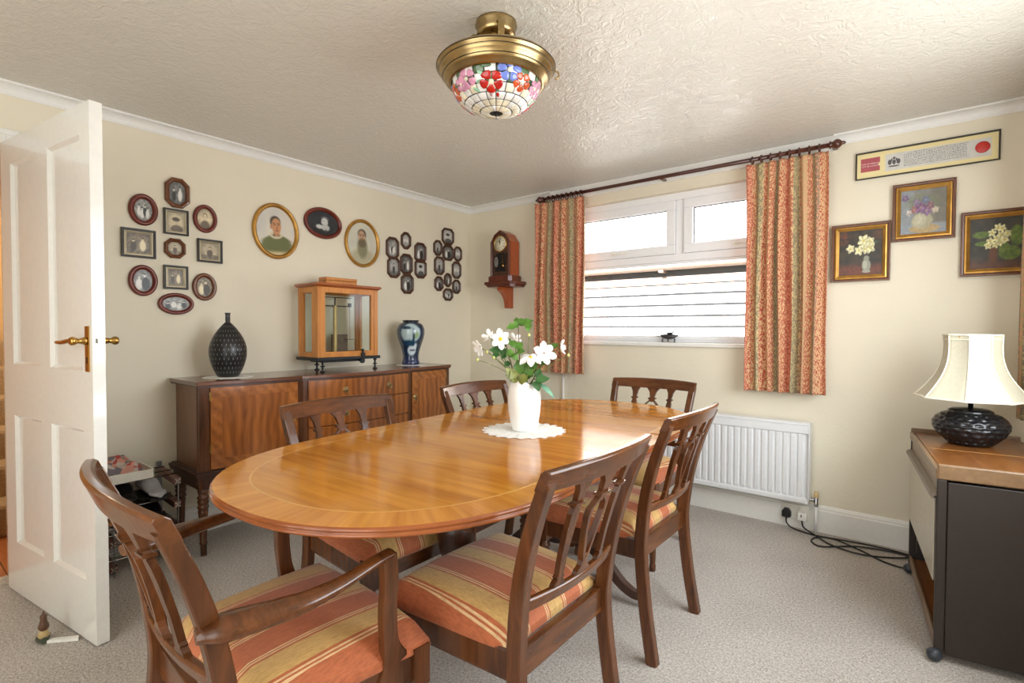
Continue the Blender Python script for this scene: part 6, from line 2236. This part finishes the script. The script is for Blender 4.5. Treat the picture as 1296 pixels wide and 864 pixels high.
def glass_piece(poly, col, off=0.0032):
    """poly = [(angle, t)] outline on the bowl; slightly domed piece, inset for the lead line"""
    ca = sum(p[0] for p in poly) / len(poly); ct = sum(p[1] for p in poly) / len(poly)
    P = [dome(a, t) for a, t in poly]
    per = sum((P[i] - P[i - 1]).length for i in range(len(P)))
    k = max(0.78, 1 - 2 * PI * 0.0020 / max(per, 1e-4))
    mb = MB()
    r0 = [dome(ca + (a - ca) * k, ct + (t - ct) * k, 0.0002) for a, t in poly]
    r1 = [dome(ca + (a - ca) * k, ct + (t - ct) * k, off * .7) for a, t in poly]
    r2 = [dome(ca + (a - ca) * k * .9, ct + (t - ct) * k * .9, off) for a, t in poly]
    r3 = [dome(ca + (a - ca) * k * .4, ct + (t - ct) * k * .4, off) for a, t in poly]
    mb.loops([r0, r1, r2, r3], True, False, True)
    o = mb.build('glass_piece', 'glass_' + col, cl)
    return o


A_CAM = math.atan2(-3.444 - CY, 3.238 - CX)       # the side of the bowl that faces the room's open end
NS = 20
# lower bowl: three rings of plain cream panes
TR = (0.52, 0.66, 0.79, 0.93)
for j in range(3):
    for k in range(NS):
        a0, a1 = A_CAM + 2 * PI * k / NS, A_CAM + 2 * PI * (k + 1) / NS
        t0, t1 = TR[j], TR[j + 1]
        glass_piece([(a0, t0), ((a0 + a1) / 2, t0), (a1, t0), (a1, t1), ((a0 + a1) / 2, t1), (a0, t1)], 'white' if j == 0 or (k * 7 + j) % 5 == 0 else 'cream')


def blossom(da, t, rad, col, n=5, rot=0.0, heart='cream'):
    """petals round a heart, in bowl coordinates (arc lengths in metres)"""
    ca, ct = A_CAM + da, t
    ph_ = ct * PI / 2
    ra = DRAD * math.cos(ph_) ** 0.9
    ms = PI / 2 * 0.135
    def q(dx, dy):
        return (ca + dx / ra, ct + dy / ms)
    for k in range(n):
        b0 = rot + 2 * PI * k / n
        hw = PI / n
        pts = []
        for (f, r_) in ((-1, 0.24), (-1.0, 0.80), (-0.72, 1.0), (-0.25, 1.04), (0.25, 1.04), (0.72, 1.0), (1.0, 0.80), (1, 0.24)):
            ang = b0 + f * hw
            pts.append(q(rad * r_ * math.cos(ang), rad * r_ * math.sin(ang)))
        glass_piece(pts, col, 0.0052)
    glass_piece([q(rad * 0.27 * math.cos(2 * PI * k / 8), rad * 0.27 * math.sin(2 * PI * k / 8)) for k in range(8)], heart, 0.0058)


def leafg(da, t, rad, rot, col):
    ca, ct = A_CAM + da, t
    ra = DRAD * math.cos(ct * PI / 2) ** 0.9
    ms = PI / 2 * 0.135
    pts = []
    for k in range(10):
        a = 2 * PI * k / 10
        x, y = rad * math.cos(a), rad * 0.5 * math.sin(a)
        pts.append((ca + (x * math.cos(rot) - y * math.sin(rot)) / ra, ct + (x * math.sin(rot) + y * math.cos(rot)) / ms))
    glass_piece(pts, col, 0.0048)


# upper bowl background: white and green quarries between the flowers
for k in range(24):
    a0, a1 = A_CAM + 2 * PI * k / 24, A_CAM + 2 * PI * (k + 1) / 24
    for j, (t0, t1) in enumerate(((0.02, 0.20), (0.20, 0.36), (0.36, 0.52))):
        c_ = ('leafd', 'white', 'green', 'white', 'green', 'white')[(k * 5 + j * 3) % 6] if j < 2 else ('white', 'cream')[(k + j) % 2]
        glass_piece([(a0, t0), ((a0 + a1) / 2, t0), (a1, t0), (a1, t1), ((a0 + a1) / 2, t1), (a0, t1)], c_)
for base_ in (0.0, 2 * PI / 3, 4 * PI / 3):
    blossom(base_ - 0.12, 0.36, 0.041, 'red', 5, 0.4)
    blossom(base_ + 0.30, 0.15, 0.042, 'blue', 5, 0.9)
    blossom(base_ + 0.66, 0.30, 0.036, 'orange', 5, 0.2)
    blossom(base_ - 0.74, 0.24, 0.038, 'pink', 5, 0.6)
    blossom(base_ + 1.14, 0.28, 0.030, 'pink', 5, 0.1)
    leafg(base_ - 0.36, 0.20, 0.016, 0.6, 'mint'); leafg(base_ - 0.40, 0.34, 0.016, -0.2, 'mint'); leafg(base_ - 0.22, 0.08, 0.022, 0.1, 'green')
    leafg(base_ - 0.56, 0.46, 0.016, 0.8, 'mint'); leafg(base_ + 0.46, 0.08, 0.020, 0.3, 'leafd'); leafg(base_ + 0.66, 0.42, 0.014, 1.2, 'green')
    leafg(base_ + 0.06, 0.58, 0.012, 1.5, 'red'); leafg(base_ - 0.16, 0.57, 0.011, 1.4, 'mauve'); leafg(base_ + 0.05, 0.50, 0.009, 1.2, 'green')
MB().lathe([(0.001, 1.940), (0.004, 1.941), (0.006, 1.946), (0.004, 1.950), (0.010, 1.953), (0.026, 1.957), (0.028, 1.962), (0.020, 1.966)], 20, CX, CY).build('finial', 'lead_came', cl)

# ================================================================== DOOR STOPPER AND STRAP
dw = Vector((0.690, -3.028, 0.0))
ds = thing('door_stopper', 'small painted boot-shaped door stopper on the carpet in front of the door', 'door stop', (0.69, -3.04, 0))
mb = MB()
rings = []
for i in range(9):
    t_ = i / 8
    ln = 0.036 + 0.010 * math.sin(PI * t_)
    rings.append([Vector((0.69 + (t_ - .5) * 0.062 , -3.055 + 0.018 * math.cos(a) * (0.6 + 0.6 * math.sin(PI * min(1, t_ + .12))), 0.001 + max(0, 0.013 + 0.013 * math.sin(a)) * (0.7 + 0.3 * t_))) for a in [2 * PI * k / 12 for k in range(12)]])
mb.loops(rings); mb.build('sole', 'stopper_green', ds)
MB().lathe([(0.014, 0.022), (0.018, 0.030), (0.013, 0.044), (0.012, 0.052)], 12, 0.702, -3.055).build('ankle', 'stopper_tan', ds)
MB().lathe([(0.010, 0.05), (0.016, 0.058), (0.017, 0.066), (0.012, 0.078), (0.010, 0.090), (0.011, 0.104), (0.004, 0.112), (0.001, 0.122)], 12, 0.706, -3.055).build('cuff', 'stopper_brown', ds)
tag(MB().prism([(0.715, -3.056), (0.715, -3.030), (0.768, -2.966), (0.790, -2.972)], 0.0015, 0.012, lambda x, y, d: Vector((x, y, d))).build('door_wedge', 'white_plastic'), 'flat white wedge pushed under the bottom of the open door', 'wedge')

# ================================================================== SHOE RACK
rk = thing('shoe_rack', 'shoe rack of brown bars and thin chrome rails beside the sideboard', 'shoe rack', (0.17, -2.70, 0))
ya_, yb_ = -2.95, -2.475
for y in (ya_, (ya_ + yb_) / 2 - 0.03, yb_):
    for x in (0.030,):
        MB().box(x - 0.010, x + 0.010, y - 0.010, y + 0.010, 0.0, 0.455).build('upright', 'steel', rk, 0.002)
for z in (0.045, 0.165, 0.285, 0.405):
    for y in (ya_, (ya_ + yb_) / 2 - 0.03, yb_):
        Mb = Matrix.Translation((0.030, y, z)) @ Matrix.Rotation(R(3), 4, 'Y')
        bar = MB().box(0.012, 0.265, -0.016, 0.016, -0.012, 0.022, Mb).build('crossbar', 'rack_wood', rk, 0.004)
        mb = MB()
        for sg in (1, -1):
            mb.box(0.2652, 0.2658, -0.0015, 0.0015, -0.016, 0.016, Mb @ Matrix.Translation((0, 0, 0.005)) @ Matrix.Rotation(sg * PI / 4, 4, 'X'))
        mb.build('cross_cut', 'tray_white', bar)
    mb = MB()
    for x in (0.07, 0.17, 0.268):
        mb.tube([(x, ya_ - .01, z + 0.026), (x, yb_ + .01, z + 0.026)], 0.0032, 6)
    mb.build('rail', 'chrome', rk)
mb = MB()
for y in (ya_, (ya_ + yb_) / 2 - 0.03, yb_):
    mb.tube([(0.300, y, 0.0), (0.300, y, 0.405)], 0.0028, 6)
mb.build('front_rod', 'steel', rk)
ty = thing('tray', 'shallow white tray lying on top of the shoe rack', 'tray', (0.16, -2.72, 0.434))
MB().box(0.055, 0.275, -2.92, -2.575, 0.4345, 0.440).build('tray_base', 'tray_white', ty, 0.002)
mb = MB()
for b_ in ((0.050, 0.057, -2.925, -2.570), (0.273, 0.280, -2.925, -2.570), (0.050, 0.280, -2.925, -2.918), (0.050, 0.280, -2.577, -2.570)):
    mb.box(*b_, 0.4345, 0.478)
mb.build('tray_side', 'tray_white', ty, 0.002)
mb = MB()
N = 20
rows = []
for j in range(N + 1):
    row = []
    for i in range(N + 1):
        u, v = i / N, j / N
        e = min(1, 6 * min(u, 1 - u)) * min(1, 6 * min(v, 1 - v))
        z = 0.445 + e * (0.034 + 0.055 * vnoise(u, v, 4.5, 91) + 0.02 * vnoise(u, v, 10, 92))
        row.append(Vector((0.064 + 0.200 * u, -2.908 + 0.322 * v, z)))
    rows.append(row)
vs = [p for r in rows for p in r]
n = N + 1
mb.add(vs, [(j * n + i, j * n + i + 1, (j + 1) * n + i + 1, (j + 1) * n + i) for j in range(N) for i in range(N)], True)
bt = [rows[0][i] for i in range(n)] + [rows[j][N] for j in range(1, n)] + [rows[N][i] for i in range(N - 1, -1, -1)] + [rows[j][0] for j in range(N - 1, 0, -1)]
mb.loops([[p.copy() for p in bt], [Vector((p.x, p.y, 0.4405)) for p in bt]], True, False, True)
tag(mb.build('folded_cloth', 'patterned_cloth'), 'crumpled red and grey patterned cloth piled in the white tray', 'cloth')


def shoe(label, x, y, z, rz, upper, sole='black_plastic'):
    t = thing('shoe', label, 'shoe', (x, y, z), rz, 'shoes on the rack')
    mb = MB()
    rings = []
    for i in range(13):
        t_ = i / 12
        w = 0.030 + 0.013 * math.sin(PI * min(1, t_ * 1.25)) if t_ < 0.8 else 0.041 * math.sqrt(max(0.03, 1 - ((t_ - 0.8) / 0.21) ** 2))
        h_ = 0.078 - 0.012 * t_ * 4 * (t_ < .25) if t_ < 0.4 else 0.078 - 0.046 * sm(0.4, 0.75, t_)
        if t_ > 0.9:
            h_ *= 0.8
        if t_ == 0:
            w *= .8
        rings.append([Vector((-0.12 + 0.24 * t_, w * math.cos(a), 0.014 + h_ * max(0.0, 0.5 + 0.5 * math.sin(a)) ** 0.7)) for a in [2 * PI * k / 14 - PI / 2 for k in range(14)]])
    mb.loops(rings); mb.build('upper', upper, t, local=True)
    mb = MB()
    ol_ = []
    for i in range(13):
        t_ = i / 12
        w = (0.030 + 0.013 * math.sin(PI * min(1, t_ * 1.25)) if t_ < 0.8 else 0.041 * math.sqrt(max(0.03, 1 - ((t_ - 0.8) / 0.21) ** 2))) + 0.003
        ol_.append((-0.122 + 0.244 * t_, w))
    mb.prism(ol_ + [(x_, -w_) for x_, w_ in ol_[::-1]], 0.0, 0.015, lambda x_, y_, d: Vector((x_, y_, d)))
    mb.build('sole', sole, t, local=True)
    return t


shoe('grey and black shoe at the right end of the second rail from the top', 0.17, -2.556, 0.3145, R(4), 'shoe_grey')
shoe('black shoe on the second rail from the top, nearer the door', 0.17, -2.672, 0.3145, R(-3), 'shoe_black')
shoe('black shoe at the right end of the second rail from the bottom', 0.17, -2.555, 0.1945, R(3), 'shoe_black')
shoe('black shoe on the second rail from the bottom, nearer the door', 0.17, -2.672, 0.1945, R(0), 'shoe_black')
shoe('black shoe at the right end of the lowest rail', 0.17, -2.560, 0.0745, R(0), 'shoe_black')
shoe('black shoe on the lowest rail nearest the door', 0.17, -2.865, 0.0745, R(2), 'shoe_black')
